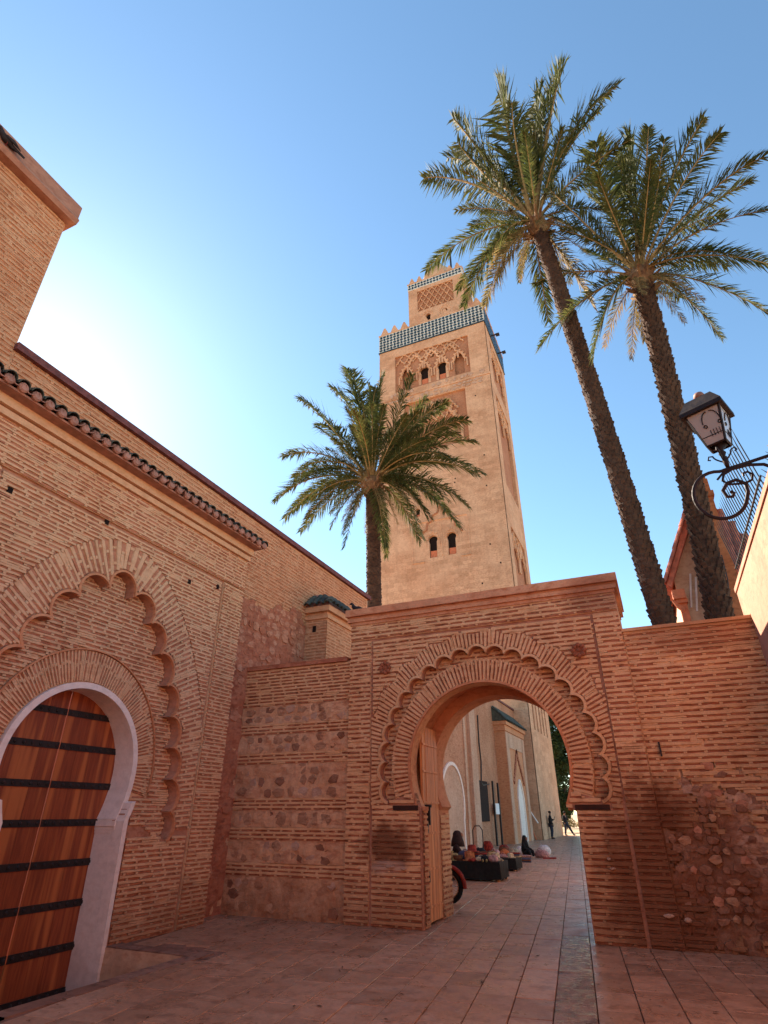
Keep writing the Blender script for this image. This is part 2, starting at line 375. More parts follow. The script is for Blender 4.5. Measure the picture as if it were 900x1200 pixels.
# star shaped rings (arches)
def ray_rect(cu, cv, a, u0, u1, v0, v1):
    dx, dy = cos(a), sin(a); t = 1e9
    if dx > 1e-9: t = min(t, (u1-cu)/dx)
    if dx < -1e-9: t = min(t, (u0-cu)/dx)
    if dy > 1e-9: t = min(t, (v1-cv)/dy)
    if dy < -1e-9: t = min(t, (v0-cv)/dy)
    return t
def ring(mb, to3, c, rin, rout, a0, a1, d0, d1, step=radians(1.0), extra=()):
    n = int((a1-a0)/step)+1; A = sorted(set([a0+(a1-a0)*i/n for i in range(n+1)]+[a for a in extra if a0 < a < a1]))
    P = [[], [], [], []]
    for a in A:
        for k, (rr, dd) in enumerate(((rin(a), d0), (rout(a), d0), (rin(a), d1), (rout(a), d1))):
            P[k].append(to3(c[0]+cos(a)*rr, c[1]+sin(a)*rr, dd))
    n = len(A); vs = P[0]+P[1]+P[2]+P[3]; fs = []
    for i in range(n-1):
        a, b = i, i+1
        fs += [(a, a+n, b+n, b), (a+2*n, b+2*n, b+3*n, a+3*n), (a, b, b+2*n, a+2*n), (a+n, a+3*n, b+3*n, b+n)]
    fs += [(0, 2*n, 3*n, n), (n-1, 2*n-1, 4*n-1, 3*n-1)]
    mb.add(vs, fs)
def polyrad(c, poly):
    """distance from c to a closed polygon's far side, as a function of the angle."""
    E = [(poly[i][0]-c[0], poly[i][1]-c[1], poly[(i+1) % len(poly)][0]-c[0], poly[(i+1) % len(poly)][1]-c[1]) for i in range(len(poly))]
    def f(a):
        dx, dy = cos(a), sin(a); best = 1e9
        for x0, y0, x1, y1 in E:
            ex, ey = x1-x0, y1-y0; den = dx*ey-dy*ex
            if abs(den) < 1e-12: continue
            t = (x0*ey-y0*ex)/den; q = (x0*dy-y0*dx)/den
            if 1e-6 < t < best and -1e-6 <= q <= 1+1e-6: best = t
        return best if best < 1e8 else 0
    return f
def horseshoe(c, r, h, zi, zb):
    a = math.asin((zi-c[1])/r); n = 48
    p = [(c[0]+r*cos(a+(pi-2*a)*i/n), c[1]+r*sin(a+(pi-2*a)*i/n)) for i in range(n+1)]
    h0, h1 = h if isinstance(h, tuple) else (c[0]+h, c[0]-h)
    return [(h0, zb), (h0, zi)]+p+[(h1, zi), (h1, zb)]
def lobed(c, discs, floor=None):
    def f(a):
        dx, dy = cos(a), sin(a); best = floor(a) if floor else 0
        for (u, v, r) in discs:
            px, py = u-c[0], v-c[1]; b = px*dx+py*dy; q = r*r-(px*px+py*py-b*b)
            if q > 0 and b > 0: best = max(best, b+sqrt(q))
        return best
    return f
def rim(owner, to3, c, f, A, d, w=.035, h=.025, mat='plaster_red', name='lobe_moulding'):
    mb = MB(); P = [(c[0]+cos(a)*f(a), c[1]+sin(a)*f(a)) for a in A]; n = len(P); vs = []
    for i, (u, v) in enumerate(P):
        a = P[max(i-1, 0)]; b = P[min(i+1, n-1)]; tx, ty = b[0]-a[0], b[1]-a[1]; L = hypot(tx, ty) or 1
        nx, ny = ty/L, -tx/L
        for q, dd in ((0, d-.03), (0, d+h), (w, d+h*.8), (w*1.1, d-.005)):
            vs.append(to3(u+nx*q, v+ny*q, dd))
    mb.add(vs, [(i*4+j, i*4+j+1, i*4+j+5, i*4+j+4) for i in range(n-1) for j in range(3)])
    return mb.build(name, M[mat], owner)
def cached(f, q=.012):
    D = {}
    def g(u, v):
        k = (int(u/q), int(v/q))
        if k not in D: D[k] = f(u, v)
        return D[k]
    return g
def corners(c, u0, u1, v0, v1): return [atan2(v-c[1], u-c[0]) % (2*pi) if atan2(v-c[1], u-c[0]) < -pi/2 else atan2(v-c[1], u-c[0]) for u in (u0, u1) for v in (v0, v1)]

# ================================================================== GATE
GC = (-2.645, 2.3); GY = 10.05
G3 = lambda u, v, d: (u, GY-d, v)
gate = thing('gate', (-2.68, 10.9, 0), 'tall brick gateway with a horseshoe arch and a scalloped moulding, standing in the middle', 'gateway')
GU0, GU1, GV1 = -5.2, -.16, 4.96
JR, JL = -1.29, -3.82
gop = polyrad(GC, horseshoe(GC, 1.345, (JR, JL), 1.70, 0))
discs = []
for i in range(21):
    a_ = radians(-12+204*i/20); q_ = 1.755+.06*max(0, sin(a_))**4; discs.append((GC[0]+q_*cos(a_), GC[1]+q_*sin(a_), .166))
glob = lobed(GC, discs, lambda a: 1.70)
LOW = radians(-16.8)
def gskin(a): return max(glob(a), gop(a)) if LOW < a < pi-LOW else gop(a)
def gring(name, op, h, d0, d1, mat, u0=GU0, u1=GU1, v1=GV1, rin=None, step=1.0):
    mb = MB(); a0 = atan2(-GC[1], h[0]-GC[0]); a1 = pi+atan2(GC[1], GC[0]-h[1])
    ring(mb, G3, GC, rin or polyrad(GC, op), lambda a: ray_rect(GC[0], GC[1], a, u0, u1, 0, v1), a0, a1, d0, d1, radians(step), corners(GC, u0, u1, 0, v1))
    return mb.build(name, M[mat], gate)
gring('wall_body', horseshoe(GC, 1.345, (JR, JL), 1.70, 0), (JR, JL), -.185, -.34, 'mortar_gate')
gring('wall_face', None, (JR, JL), -.028, -.190, 'lobe_plaster_shade', rin=gskin, step=.5)
gring('passage_vault', horseshoe(GC, 1.52, (-1.13, -4.05), 1.68, 0), (-1.13, -4.05), -.34, -1.20, 'plaster_red', v1=4.9)
gring('rear_arch', horseshoe(GC, 1.325, (JR, -3.89), 1.70, 0), (JR, -3.89), -1.20, -1.75, 'plaster_red', v1=4.9)
def giro(a): return 1.695+.06*max(0, sin(a))**4
mb = MB(); ring(mb, G3, GC, gop, giro, radians(-24), pi+radians(24), -.062, -.188, radians(1)); mb.build('inner_ring', M['mortar_gate'], gate)
rim(gate, G3, GC, glob, [LOW+(pi-2*LOW)*i/520 for i in range(521)], -.012, .042, .036, mat='mortar_gate')
rim(gate, G3, GC, gop, [radians(-25+230*i/120) for i in range(121)], -.04, .04, .03, name='arch_moulding')
mb = MB()
for a, b in (((-5.2, 0), (-4.75, 4.62)), ((-.57, 0), (-.16, 4.62)), ((-5.2, 4.645), (-.16, 4.96))):
    mb.box((a[0]+.004, GY+.006, a[1]), (b[0]-.004, GY+.03, b[1]))
mb.build('frame', M['mortar_gate'], gate)
mb = MB(); mb.box((-5.29, GY-.11, 5.13), (-.07, GY+1.84, 5.27)); mb.box((-5.25, GY-.03, 5.08), (-.11, GY+1.8, 5.14)); mb.box((-5.26, GY-.06, 5.015), (-.10, GY+1.81, 5.085)); mb.box((-5.215, GY-.02, 4.955), (-.145, GY+1.77, 5.02))
mb.build('cornice', M['cornice'], gate)
mb = MB(); mb.box((-4.30, GY-.012, 1.645), (-3.86, GY+.2, 1.715)); mb.build('impost_beam', M['beam'], gate)
mb = MB(); mb.box((-1.30, GY-.012, 1.645), (-.80, GY+.2, 1.715)); mb.build('impost_beam', M['beam'], gate)
mb = MB(); mb.box((-3.84, GY+.12, 1.64), (-3.78, GY+.33, 1.70)); mb.build('impost', M['plaster_red'], gate); MB().box((-1.42, GY+.115, 1.64), (-1.27, GY+.335, 1.70)).build('impost', M['plaster_red'], gate)
for (u, v) in ((-4.44, 4.05), (-.88, 4.02)):          # carved rosettes
    mb = MB(); K = Matrix.Translation((u, GY, v)) @ Matrix.Rotation(pi/2, 4, 'X')
    mb.lathe([(.105, -.02), (.105, .025), (.08, .03)], n=16, M=K.to_3x3(), c=(u, GY, v))
    for i in range(8):
        a = 2*pi*i/8; cc = Vector((u+cos(a)*.09, GY-.025, v+sin(a)*.09)); mb.lathe([(.042, 0), (.036, .028), (.012, .04)], c=cc, n=7, M=K.to_3x3())
    mb.lathe([(.03, 0), (.024, .03), (.008, .036)], c=(u, GY-.02, v), n=8, M=K.to_3x3()); mb.build('rosette', M['rosette'], gate)
def gfield(u, v):
    r = hypot(u-GC[0], v-GC[1]); a = atan2(v-GC[1], u-GC[0])
    if a < -pi/2: a += 2*pi
    if not (-4.735 < u < -.585 and 0 < v < 4.615): return False
    if LOW < a < pi-LOW: return r > glob(a)+.045
    return r > gop(a)+.01 and not ((-4.31 < u < -3.84 or -1.31 < u < -.79) and 1.63 < v < 1.73)
gfield = cached(gfield)
def gro(a): return 2.25+.04*sin(a*23)
def gh(u, v):
    r = hypot(u-GC[0], v-GC[1]); a = atan2(v-GC[1], u-GC[0])
    if a < -pi/2: a += 2*pi
    return gfield(u, v) and not (radians(-14) < a < pi-radians(-14) and r < gro(a))
L = Lay(gate, G3, 0, 'brick_gate', 'mortar_gate', blen=.27, rec=.019, share=.31)
L.rows(-4.735, -.585, 0, 4.615, cached(gh), .082)
n = 106; da = radians(208)/n
for i in range(n+1):
    a = radians(-14)+da*i
    L.course((GC[0]+cos(a)*1.75, GC[1]+sin(a)*1.75), (cos(a), sin(a)), gro(a)-1.75, gfield, 1.75*da, gro(a)*da, step=.015)
L.done()
L = Lay(gate, G3, -.16, 'brick_gate', 'mortar_gate', blen=.27, rec=.014, share=.36)
L.rows(-4.7, -.6, 1.7, 4.4, cached(lambda u, v: LOW < (a_ := ang(u, v, GC)) < pi-LOW and giro(a_)-.01 < hypot(u-GC[0], v-GC[1]) < glob(a_)-.004), .08)
L.done()
L = Lay(gate, G3, -.032, 'brick_gate', 'mortar_gate', blen=.30, rec=.02, share=.34)
def gin(u, v):
    r = hypot(u-GC[0], v-GC[1]); a = atan2(v-GC[1], u-GC[0])
    if a < -pi/2: a += 2*pi
    return radians(-22) < a < pi+radians(22) and 1.385 < r < giro(a)
gin = cached(gin); n = 84; da = radians(218)/n
for i in range(n+1):
    a = radians(-19)+da*i
    L.course((GC[0]+cos(a)*1.37, GC[1]+sin(a)*1.37), (cos(a), sin(a)), .66, gin, 1.37*da, 2.0*da, step=.015)
L.done()
L = Lay(gate, G3, .018, 'brick_gate', 'mortar_gate', blen=.27, rec=.014, share=.36)
L.rows(-5.2, -4.755, 0, 4.62, None, .082); L.rows(-.565, -.16, 0, 4.62, None, .082); L.rows(-5.2, -.16, 4.65, 4.95, None, .08); L.done()
L = Lay(gate, lambda u, v, d: (-3.81+d, u, v), .012, 'brick_gate', 'mortar_gate', blen=.25, rec=.014, share=.36)
L.rows(GY+.12, GY+.33, 0, 1.64, None, .082); L.done()
L = Lay(gate, lambda u, v, d: (-3.89+d, u, v), .014, 'brick_gate', 'mortar_gate', blen=.25, rec=.014, share=.36)
L.rows(GY+1.22, GY+1.74, 0, 1.62, None, .082); L.done()

# wooden leaf standing open inside the arch
m, nt, b = newmat('wood_gate', .55, .35); P = pos(nt)
def wood(name, base, dark, light, axis, rough=.5, sc=1.0, coat=0):
    m, nt, b = newmat(name, rough, .4); P = pos(nt)
    st = {'z': (14*sc, 14*sc, .9*sc)}[axis]
    g = noise(nt, scaled(nt, P, st), 2.2, 7, .65, .6)
    c = mixc(nt, ramp(nt, g, .35, .65), dark, base)
    pl = noise(nt, scaled(nt, P, (5, 5, .25)), 1.4, 2, .5)
    c = mixc(nt, ramp(nt, pl, .5, .66), c, light)
    f = noise(nt, scaled(nt, P, (60, 60, 2.5)), 3, 4, .7)
    c = mixc(nt, mth(nt, 'MULTIPLY', ramp(nt, f, .5, .75), .4), c, dark)
    nt.links.new(c, b.inputs['Base Color']); bump(nt, b, f, .25, .004)
    b.inputs['Coat Weight'].default_value = coat; b.inputs['Coat Roughness'].default_value = .3
    return m
bpy.data.materials.remove(m)
M['wood_old'] = wood('wood_old', (.70, .25, .07), (.42, .13, .035), (.80, .36, .12), 'z', .6)
M['wood_red'] = wood('wood_red', (.31, .068, .02), (.19, .035, .011), (.46, .13, .035), 'z', .5, .8, .08)
leaf = thing('gate_leaf', (-3.87, 10.75, 0), 'weathered wooden gate leaf standing open inside the arch, left side', 'gate')
for i in range(5):
    y0 = 10.41+i*.158; mb = MB(); mb.box((-3.93, y0+.003, .03), (-3.882+R.uniform(-.004, .004), y0+.155, 3.02)); mb.build('plank', M['wood_old'], leaf)
for z in (.22, .75, 1.28, 1.75, 2.25, 2.7):
    mb = MB(); mb.box((-3.885, 10.405, z), (-3.866, 11.2, z+.035)); mb.build('batten', M['wood_old'], leaf)
mb = MB(); mb.box((-3.878, 10.44, 1.70), (-3.80, 10.60, 1.735)); mb.box((-3.87, 10.50, 1.42), (-3.80, 10.53, 1.72)); mb.tube([(-3.8, 10.42, 1.72), (-3.78, 10.47, 1.72), (-3.8, 10.55, 1.70)], .014); mb.build('bolt', M['black_iron'], leaf)
for z in (1.3, .6):
    mb = MB(); mb.box((-3.87, 10.385, z), (-3.80, 10.42, z+.16)); mb.build('hinge', M['black_iron'], leaf)

# ================================================================== LOW WALL (banded) and RIGHT WALL
lw = thing('banded_wall', (-6.4, 10.3, 0), 'low wall of alternating brick and rubble bands, left of the arched gateway', 'wall')
W3 = lambda u, v, d: (u, 10.09-d, v)
MB().box((-7.72, 10.11, -.05), (-5.19, 10.6, 4.28)).build('wall_body', M['rubble_mortar'], lw)
MB().box((-7.70, 10.05, 4.275), (-5.29, 10.64, 4.36)).build('coping', M['rubble_red'], lw)
L = Lay(lw, W3, 0, 'brick_gate', 'mortar_gate', blen=.27, rec=.014, share=.42)
for a, b in ((3.53, 4.27), (2.98, 3.17), (2.44, 2.63), (1.65, 1.84), (1.16, 1.36), (.60, .80)): L.rows(-7.7, -5.2, a, b, None, .066)
L.done()
for a, b in ((3.18, 3.52), (2.64, 2.97), (1.85, 2.43), (1.37, 1.64), (.81, 1.15), (.05, .58)):
    stones(lw, W3, [(-7.68, -5.22, a, b)], ['stone_rubble', 'stone_pale', 'stone_rubble', 'stone_dark'], None, .19, -.008, .036, .78 if b > .7 else .4)
# rough render between stones
def rough_sheet(owner, to3, u0, u1, v0, v1, d0, amp, mat, name, step=.05, inside=None):
    from mathutils import noise as mn
    nu, nv = int((u1-u0)/step)+1, int((v1-v0)/step)+1; vs = []; fs = []
    for j in range(nv+1):
        for i in range(nu+1):
            u, v = u0+(u1-u0)*i/nu, v0+(v1-v0)*j/nv
            h = mn.fractal(Vector((u*3.1, v*3.1, d0*7)), .9, 2.1, 5)*amp
            vs.append(to3(u, v, d0+h))
    for j in range(nv):
        for i in range(nu):
            if inside is None or inside(u0+(u1-u0)*(i+.5)/nu, v0+(v1-v0)*(j+.5)/nv):
                k = j*(nu+1)+i; fs.append((k, k+1, k+nu+2, k+nu+1))
    mb = MB(); mb.add(vs, fs); return mb.build(name, M[mat], owner)
for a, b in ((3.18, 3.52), (2.64, 2.97), (1.85, 2.43), (1.37, 1.64), (.81, 1.15), (.0, .59)):
    rough_sheet(lw, W3, -7.7, -5.2, a, b, .0, .035, 'rubble_mortar', 'render')

rw = thing('side_wall', (.8, 10.3, 0), 'brick wall right of the gateway with a crumbling rubble patch low down', 'wall')
X3 = lambda u, v, d: (u, 10.08-d, v)
MB().box((-.17, 10.15, -.05), (1.8, 10.55, 4.26)).box((-.17, 10.10, 2.4), (1.8, 10.16, 4.26)).build('wall_body', M['mortar_gate'], rw)
MB().box((-.158, 10.05, 4.258), (1.8, 10.6, 4.31)).build('coping', M['mortar_gate'], rw)
from mathutils import noise as mnoise
def patch(u, v):
    n = mnoise.fractal(Vector((u*2.6, v*4.5, 3)), .7, 2, 5)
    return hypot((u-.62)/.66, (v-.85)/1.05)+n*.8 < 1.0
L = Lay(rw, X3, 0, 'brick_gate', 'mortar_gate', blen=.27, rec=.018, share=.35)
L.rows(-.14, 1.78, .0, 4.25, cached(lambda u, v: not patch(u, v)), .082); L.done()
MB().box((-.165, 10.102, -.05), (-.13, 10.16, 2.4)).build('wall_edge', M['mortar_gate'], rw)
rough_sheet(rw, X3, -.14, 1.79, 0, 2.45, -.020, .001, 'mortar_gate', 'bed_face', .03, lambda u, v: not patch(u, v))
rough_sheet(rw, X3, -.13, 1.78, 0, 2.6, -.035, .045, 'rubble_dark', 'render', .04, patch)
stones(rw, X3, [(-.1, 1.75, .05, 2.4)], ['stone_dark', 'stone_rubble', 'stone_dark', 'stone_dark', 'rubble_dark', 'stone_red', 'stone_dark'], patch, .12, -.02, .034, .8, .9)
MB().box((.035, 10.04, 2.35), (.06, 10.1, 2.55)).build('iron_spike', M['black_iron'], rw)
# chipped plaster and odd bricks on the right pier's face
for (u, v, w, h) in ((-.93, 1.02, .07, .045), (-.90, .90, .09, .04), (-4.36, .83, .2, .05), (-4.12, .80, .12, .04), (-.28, .38, .16, .06), (-.05, .34, .1, .07)):
    o = Vector(G3(u, v, .0)); put(gate, 'plaster_chip', 'stone', 'stone_pale', m4(o, Vector((w, 0, 0)), Vector((0, 0, h)), Vector((0, -.05, 0))))

# ================================================================== MOSQUE PORTAL (left)
PC = (6.15, 2.16); PX = -7.33
P3 = lambda u, v, d: (PX+d, u, v)
portal = thing('portal', (-7.6, 6.13, 0), 'big brick portal with pointed scalloped arch, tiled eave and arched doorway, at left', 'portal')
PU0, PU1, PV1 = 3.1, 9.15, 6.42; ZB = -.62
def door_poly(g=0, zb=ZB):
    h = lambda z: 1.075+g-.14*((2.16-z)/.66)**2
    rt = [(PC[0]+.995+g, zb), (PC[0]+.955+g, 1.5)]+[(PC[0]+h(z), z) for z in [1.5+.66*i/10 for i in range(11)]]
    top = [(PC[0]+(1.075+g)*cos(pi*i/40), PC[1]+(1.075+g)*sin(pi*i/40)) for i in range(1, 40)]
    return rt+top+[(2*PC[0]-u, v) for u, v in reversed(rt)]
pop = polyrad(PC, door_poly())
half = [(6.17, 4.80, .25), (6.64, 4.56, .27), (7.0, 4.17, .27), (7.30, 3.72, .27), (7.54, 3.25, .26), (7.71, 2.78, .25), (7.83, 2.31, .245), (7.90, 1.84, .245), (7.92, 1.42, .22)]
pd = half+[(2*6.17-u, v, r) for u, v, r in half[1:]]
poly = [(u, v) for u, v, r in reversed(half)]+[(2*6.17-u, v) for u, v, r in half[1:]]
plob = lobed(PC, pd, polyrad(PC, poly)); PLOW = atan2(1.25-PC[1], 1.80)
def pskin(a): return max(plob(a), pop(a)) if PLOW < a < pi-PLOW else pop(a)
def pring(name, rin, d0, d1, mat, h=.995, v1=PV1, step=1.0, u0=PU0, u1=PU1):
    mb = MB(); a0 = atan2(ZB-PC[1], h)
    ring(mb, P3, PC, rin, lambda a: ray_rect(PC[0], PC[1], a, u0, u1, ZB, v1), a0, pi-a0, d0, d1, radians(step), corners(PC, u0, u1, ZB, v1))
    return mb.build(name, M[mat], portal)
pring('wall_body', pop, -.222, -.62, 'mortar_portal')
pring('wall_face', pskin, -.028, -.226, 'lobe_plaster_shade', step=.5)
# white plastered door surround and reveal
mb = MB(); inner = polyrad(PC, door_poly(-.0)); outer = polyrad(PC, door_poly(.075)); a0 = atan2(ZB-PC[1], 1.02)
ring(mb, P3, PC, lambda a: inner(a)-.012, outer, a0, pi-a0, -.15, -.60, radians(1.5)); mb.build('door_surround', M['plaster_white'], portal)
for s_ in (-1, 1):
    mb = MB(); y0_, y1_ = PC[0]+s_*.94, PC[0]+s_*1.055
    hz = lambda z: 1.075-.14*((2.16-z)/.66)**2
    mb.prism([(PC[0]+s_*hz(z), z) for z in (1.5, 1.58, 1.66, 1.74)]+[(PC[0]+s_*(hz(z)+.075), z) for z in (1.76, 1.66, 1.58, 1.51)]+[ (PC[0]+s_*1.05, ZB), (PC[0]+s_*.985, ZB)], P3, .012, -.17); mb.build('jamb_surround', M['plaster_white'], portal)
for s_ in (-1, 1):
    mb = MB()
    for (z0, z1, q) in ((1.43, 1.5, .055), (1.385, 1.43, .04), (1.345, 1.385, .03)):
        x0, x1 = PC[0]+s_*(.97-q), PC[0]+s_*1.0
        mb.box((PX-.57, min(x0, x1), z0), (PX-.142, max(x0, x1), z1))
    mb.build('impost', M['plaster_white'], portal)
mb = MB()
for a, b in (((3.1, 0), (3.80, 5.72)), ((8.52, 0), (9.15, 5.72)), ((3.1, 5.745), (9.15, 6.42))): mb.box((PX-.03, a[0], a[1]), (PX+.012, b[0]-.004, b[1]))
mb.build('frame', M['mortar_portal'], portal)
mb = MB(); mb.box((-8.0, 3.06, 6.40), (PX+.085, 9.17, 6.50)); mb.box((-8.0, 3.04, 6.52), (PX+.14, 9.19, 6.66)); mb.box((-8.0, 3.1, 6.3), (PX+.02, 9.14, 6.6))
mb.build('cornice', M['mortar_portal'], portal)
ro = lambda a: 1.50+.11*max(0, sin(a))**2
rim(portal, P3, PC, lambda a: ro(a)+.01, [radians(-10+200*i/120) for i in range(121)], -.185, .022, .018, name='arch_moulding')
rim(portal, P3, PC, plob, [PLOW+(pi-2*PLOW)*i/560 for i in range(561)], -.012, .035, .028)
# guide curve of the voussoirs
cur = [(7.93, 1.3)]+[(u, v) for u, v, r in reversed(half[:-1])]+[(2*6.17-u, v) for u, v, r in half[1:-1]]+[(2*6.17-7.93, 1.3)]
dense = []
for (u0, v0), (u1, v1) in zip(cur, cur[1:]):
    k = max(2, int(hypot(u1-u0, v1-v0)/.02)); dense += [(u0+(u1-u0)*i/k, v0+(v1-v0)*i/k) for i in range(k)]
Dn = np.array(dense); pad = np.vstack([Dn[:1]]*12+[Dn]+[Dn[-1:]]*12)
sm = np.array([pad[i:i+25].mean(0) for i in range(len(Dn))])
def dcur(u, v): return sqrt(((sm-np.array((u, v)))**2).sum(1).min())
def pfield(u, v):
    if not (3.82 < u < 8.505 and 0 < v < 5.715): return False
    a = ang(u, v, PC); r = hypot(u-PC[0], v-PC[1])
    if PLOW < a < pi-PLOW: return r > plob(a)+.05
    return r > polyrad_door(a)+.02
polyrad_door = polyrad(PC, door_poly(.075))
pfield = cached(pfield)
def vtop(i): return .80+.05*sin(i*.35)
def ph(u, v):
    if not pfield(u, v): return False
    if v > 1.3 and hypot(u-PC[0], v-PC[1]) > plob(ang(u, v, PC)) and dcur(u, v) < .80: return False
    return True
L = Lay(portal, P3, 0, 'brick_portal', 'mortar_portal', blen=.25, rec=.016, share=.46)
L.rows(3.82, 8.505, 0, 5.715, cached(ph, .02), .067)
seg = np.sqrt((np.diff(sm, axis=0)**2).sum(1)); cum = np.concatenate([[0], np.cumsum(seg)]); TL = cum[-1]; pitch = .072; k = int(TL/pitch)
tan = lambda s_: (np.array([np.interp(min(s_+.12, TL), cum, sm[:, j])-np.interp(max(s_-.12, 0), cum, sm[:, j]) for j in (0, 1)]))
for i in range(k+1):
    s_ = i*pitch; p = [np.interp(s_, cum, sm[:, j]) for j in (0, 1)]; t = tan(s_); t /= np.linalg.norm(t); t2 = tan(min(s_+.1, TL)); t2 /= np.linalg.norm(t2)
    nrm = (t[1], -t[0]); kap = max(0, (t[0]*t2[1]-t[1]*t2[0])/.1)
    L.course((p[0], p[1]), nrm, .80, pfield, pitch, pitch*(1+kap*.8), step=.015, off=R.random())
L.done()
L = Lay(portal, P3, -.19, 'brick_portal', 'mortar_portal', blen=.25, rec=.016, share=.46)
def pin(u, v):
    a = ang(u, v, PC); r = hypot(u-PC[0], v-PC[1])
    return PLOW < a < pi-PLOW and r > polyrad_door(a)+.01 and r < plob(a)-.004
pin = cached(pin)
L.rows(3.9, 8.4, 1.2, 5.2, cached(lambda u, v: pin(u, v) and (hypot(u-PC[0], v-PC[1]) > ro(ang(u, v, PC))+.035 or v < 1.85)), .067)
n = 94; da = radians(204)/n
for i in range(n+1):
    a = radians(-12)+da*i
    L.course((PC[0]+cos(a)*1.14, PC[1]+sin(a)*1.14), (cos(a), sin(a)), ro(a)-1.14, pin, 1.14*da, 1.49*da, step=.015)
L.done()
L = Lay(portal, P3, .036, 'brick_portal', 'mortar_portal', blen=.25, rec=.016, share=.46)
L.rows(8.53, 9.15, 0, 5.72, None, .064); L.rows(3.1, 3.80, 0, 5.72, None, .067); L.rows(3.1, 9.15, 5.75, 6.39, None, .067); L.done()
# putlog holes
for (u, v) in ((3.98, 5.42), (5.55, 5.66), (7.55, 5.35), (8.33, 5.52)):
    MB().box((PX-.02, u, v), (PX+.006, u+.07, v+.085)).build('putlog_hole', M['dark_hole'], portal)
# eave of green barrel tiles
def barrel(L_, w=.09, t=.012, n=7, up=1):
    mb = MB(); vs = []
    for x, ww in ((0, w), (L_, w*.86)):
        for rr in (ww, ww-t):
            for i in range(n+1):
                a = pi*i/n; vs.append((x, cos(a)*rr, sin(a)*rr*up))
    m_ = n+1; fs = []
    for i in range(n):
        fs += [(i, i+1, 2*m_+i+1, 2*m_+i), (m_+i, 3*m_+i, 3*m_+i+1, m_+i+1), (i, m_+i, m_+i+1, i+1), (2*m_+i, 2*m_+i+1, 3*m_+i+1, 3*m_+i)]
    fs += [(0, 2*m_, 3*m_, m_), (n, m_+n, 3*m_+n, 2*m_+n)]
    mb.add(vs, fs); me = bpy.data.meshes.new('roof_tile'); me.from_pydata(mb.v, [], mb.f); me.update(); return me
bar = barrel(.42); bar.materials.append(M['tile_green'])
pan = barrel(.40, .085, up=-1); pan.materials.append(M['tile_clay'])
def place(name, me, parent, mat4):
    o = bpy.data.objects.new(name, me); C.objects.link(o); o.parent = parent; o.matrix_parent_inverse = pinv(parent); o.matrix_basis = mat4; return o
def tile_row(owner, p0, p1, down, rows=2, pitch=.2, length=.34, clay=True):
    p0, p1, down = Vector(p0), Vector(p1), Vector(down).normalized(); ax = (p1-p0); n = max(1, round(ax.length/pitch)); ax.normalize()
    up = ax.cross(down); up = up if up.z > 0 else -up
    for r in range(rows):
        for i in range(n+1):
            p = p0+ax*(i*(p1-p0).length/n)-down*(length*r)+up*(.02*r)+up*R.uniform(-.008, .008)
            sk = ax*R.uniform(-.05, .05); x = (-down+sk).normalized(); y = ax
            place('roof_tile', bar, owner, m4(p+up*.01, x, y, up))
            if i < n: place('pan_tile', pan, owner, m4(p+ax*pitch*.5+up*.035+down*.01, x, y, up))
tile_row(portal, (-6.93, 3.12, 6.74), (-6.93, 9.22, 6.74), (1, 0, -.38), 2)
mb = MB(); mb.add([(-6.99, 3.1, 6.68), (-6.99, 9.22, 6.68), (-7.75, 9.22, 6.98), (-7.75, 3.1, 6.98), (-7.0, 3.1, 6.655), (-7.0, 9.22, 6.655), (-7.75, 9.22, 6.655), (-7.75, 3.1, 6.655)], [(0, 1, 2, 3), (4, 7, 6, 5), (0, 4, 5, 1), (1, 5, 6, 2), (2, 6, 7, 3), (3, 7, 4, 0)])
mb.build('eave', M['tile_clay'], portal)
for i in range(31):       # rounded mortar plugs under the eave tiles
    y = 3.12+i*.2033; mb = MB(); K = Matrix.Rotation(pi/2, 3, 'Y')
    mb.lathe([(.07, 0), (.075, .05), (.05, .075)], c=(-7.0, y, 6.735), n=10, M=K); mb.build('tile_plug', M['tile_clay'], portal)

# ------------------------------------------------------------------ the wooden door
door = thing('door', (-7.87, 6.13, -.55), 'arched red-brown wooden double door with black studded iron bands', 'door')
ed = [-.99+.0, -.78, -.52, -.25, .0]
def clip_plank(y0, y1):
    top = lambda y: 2.2+sqrt(max(0, 1.17**2-(y-PC[0])**2)); n = 6
    return [(y0, ZB+.04), (y1, ZB+.04)]+[(y1+(y0-y1)*i/n, top(y1+(y0-y1)*i/n)) for i in range(n+1)]
D3 = lambda u, v, d: (-7.87+d, u, v); DC = PC[0]
leaves = []
for s_ in (-1, 1):
    for (a, b) in ((.008, .30), (.303, .56), (.563, .86), (.863, 1.16)):
        y0, y1 = sorted((DC+s_*a, DC+s_*b)); mb = MB(); mb.prism(clip_plank(y0, y1), D3, -.04, R.uniform(-.003, .003)); mb.build('plank', M['wood_red'], door)
for z in (2.92, 2.46, 1.96, 1.48, .98, .49, -.01, -.50):
    for s_ in (-1, 1):
        y0, y1 = sorted((DC+s_*.012, DC+s_*1.14)); mb = MB(); mb.box((-7.869, y0, z-.045), (-7.855, y1, z+.045)); bo = mb.build('iron_band', M['black_iron'], door)
        mb = MB()
        for i in range(9):
            y = y0+.06+i*(y1-y0-.1)/8; mb.lathe([(.028, 0), (.022, .012), (.008, .018)], c=(-7.856, y, z), n=6, M=Matrix.Rotation(pi/2, 3, 'Y'))
        mb.build('stud', M['black_iron'], bo)

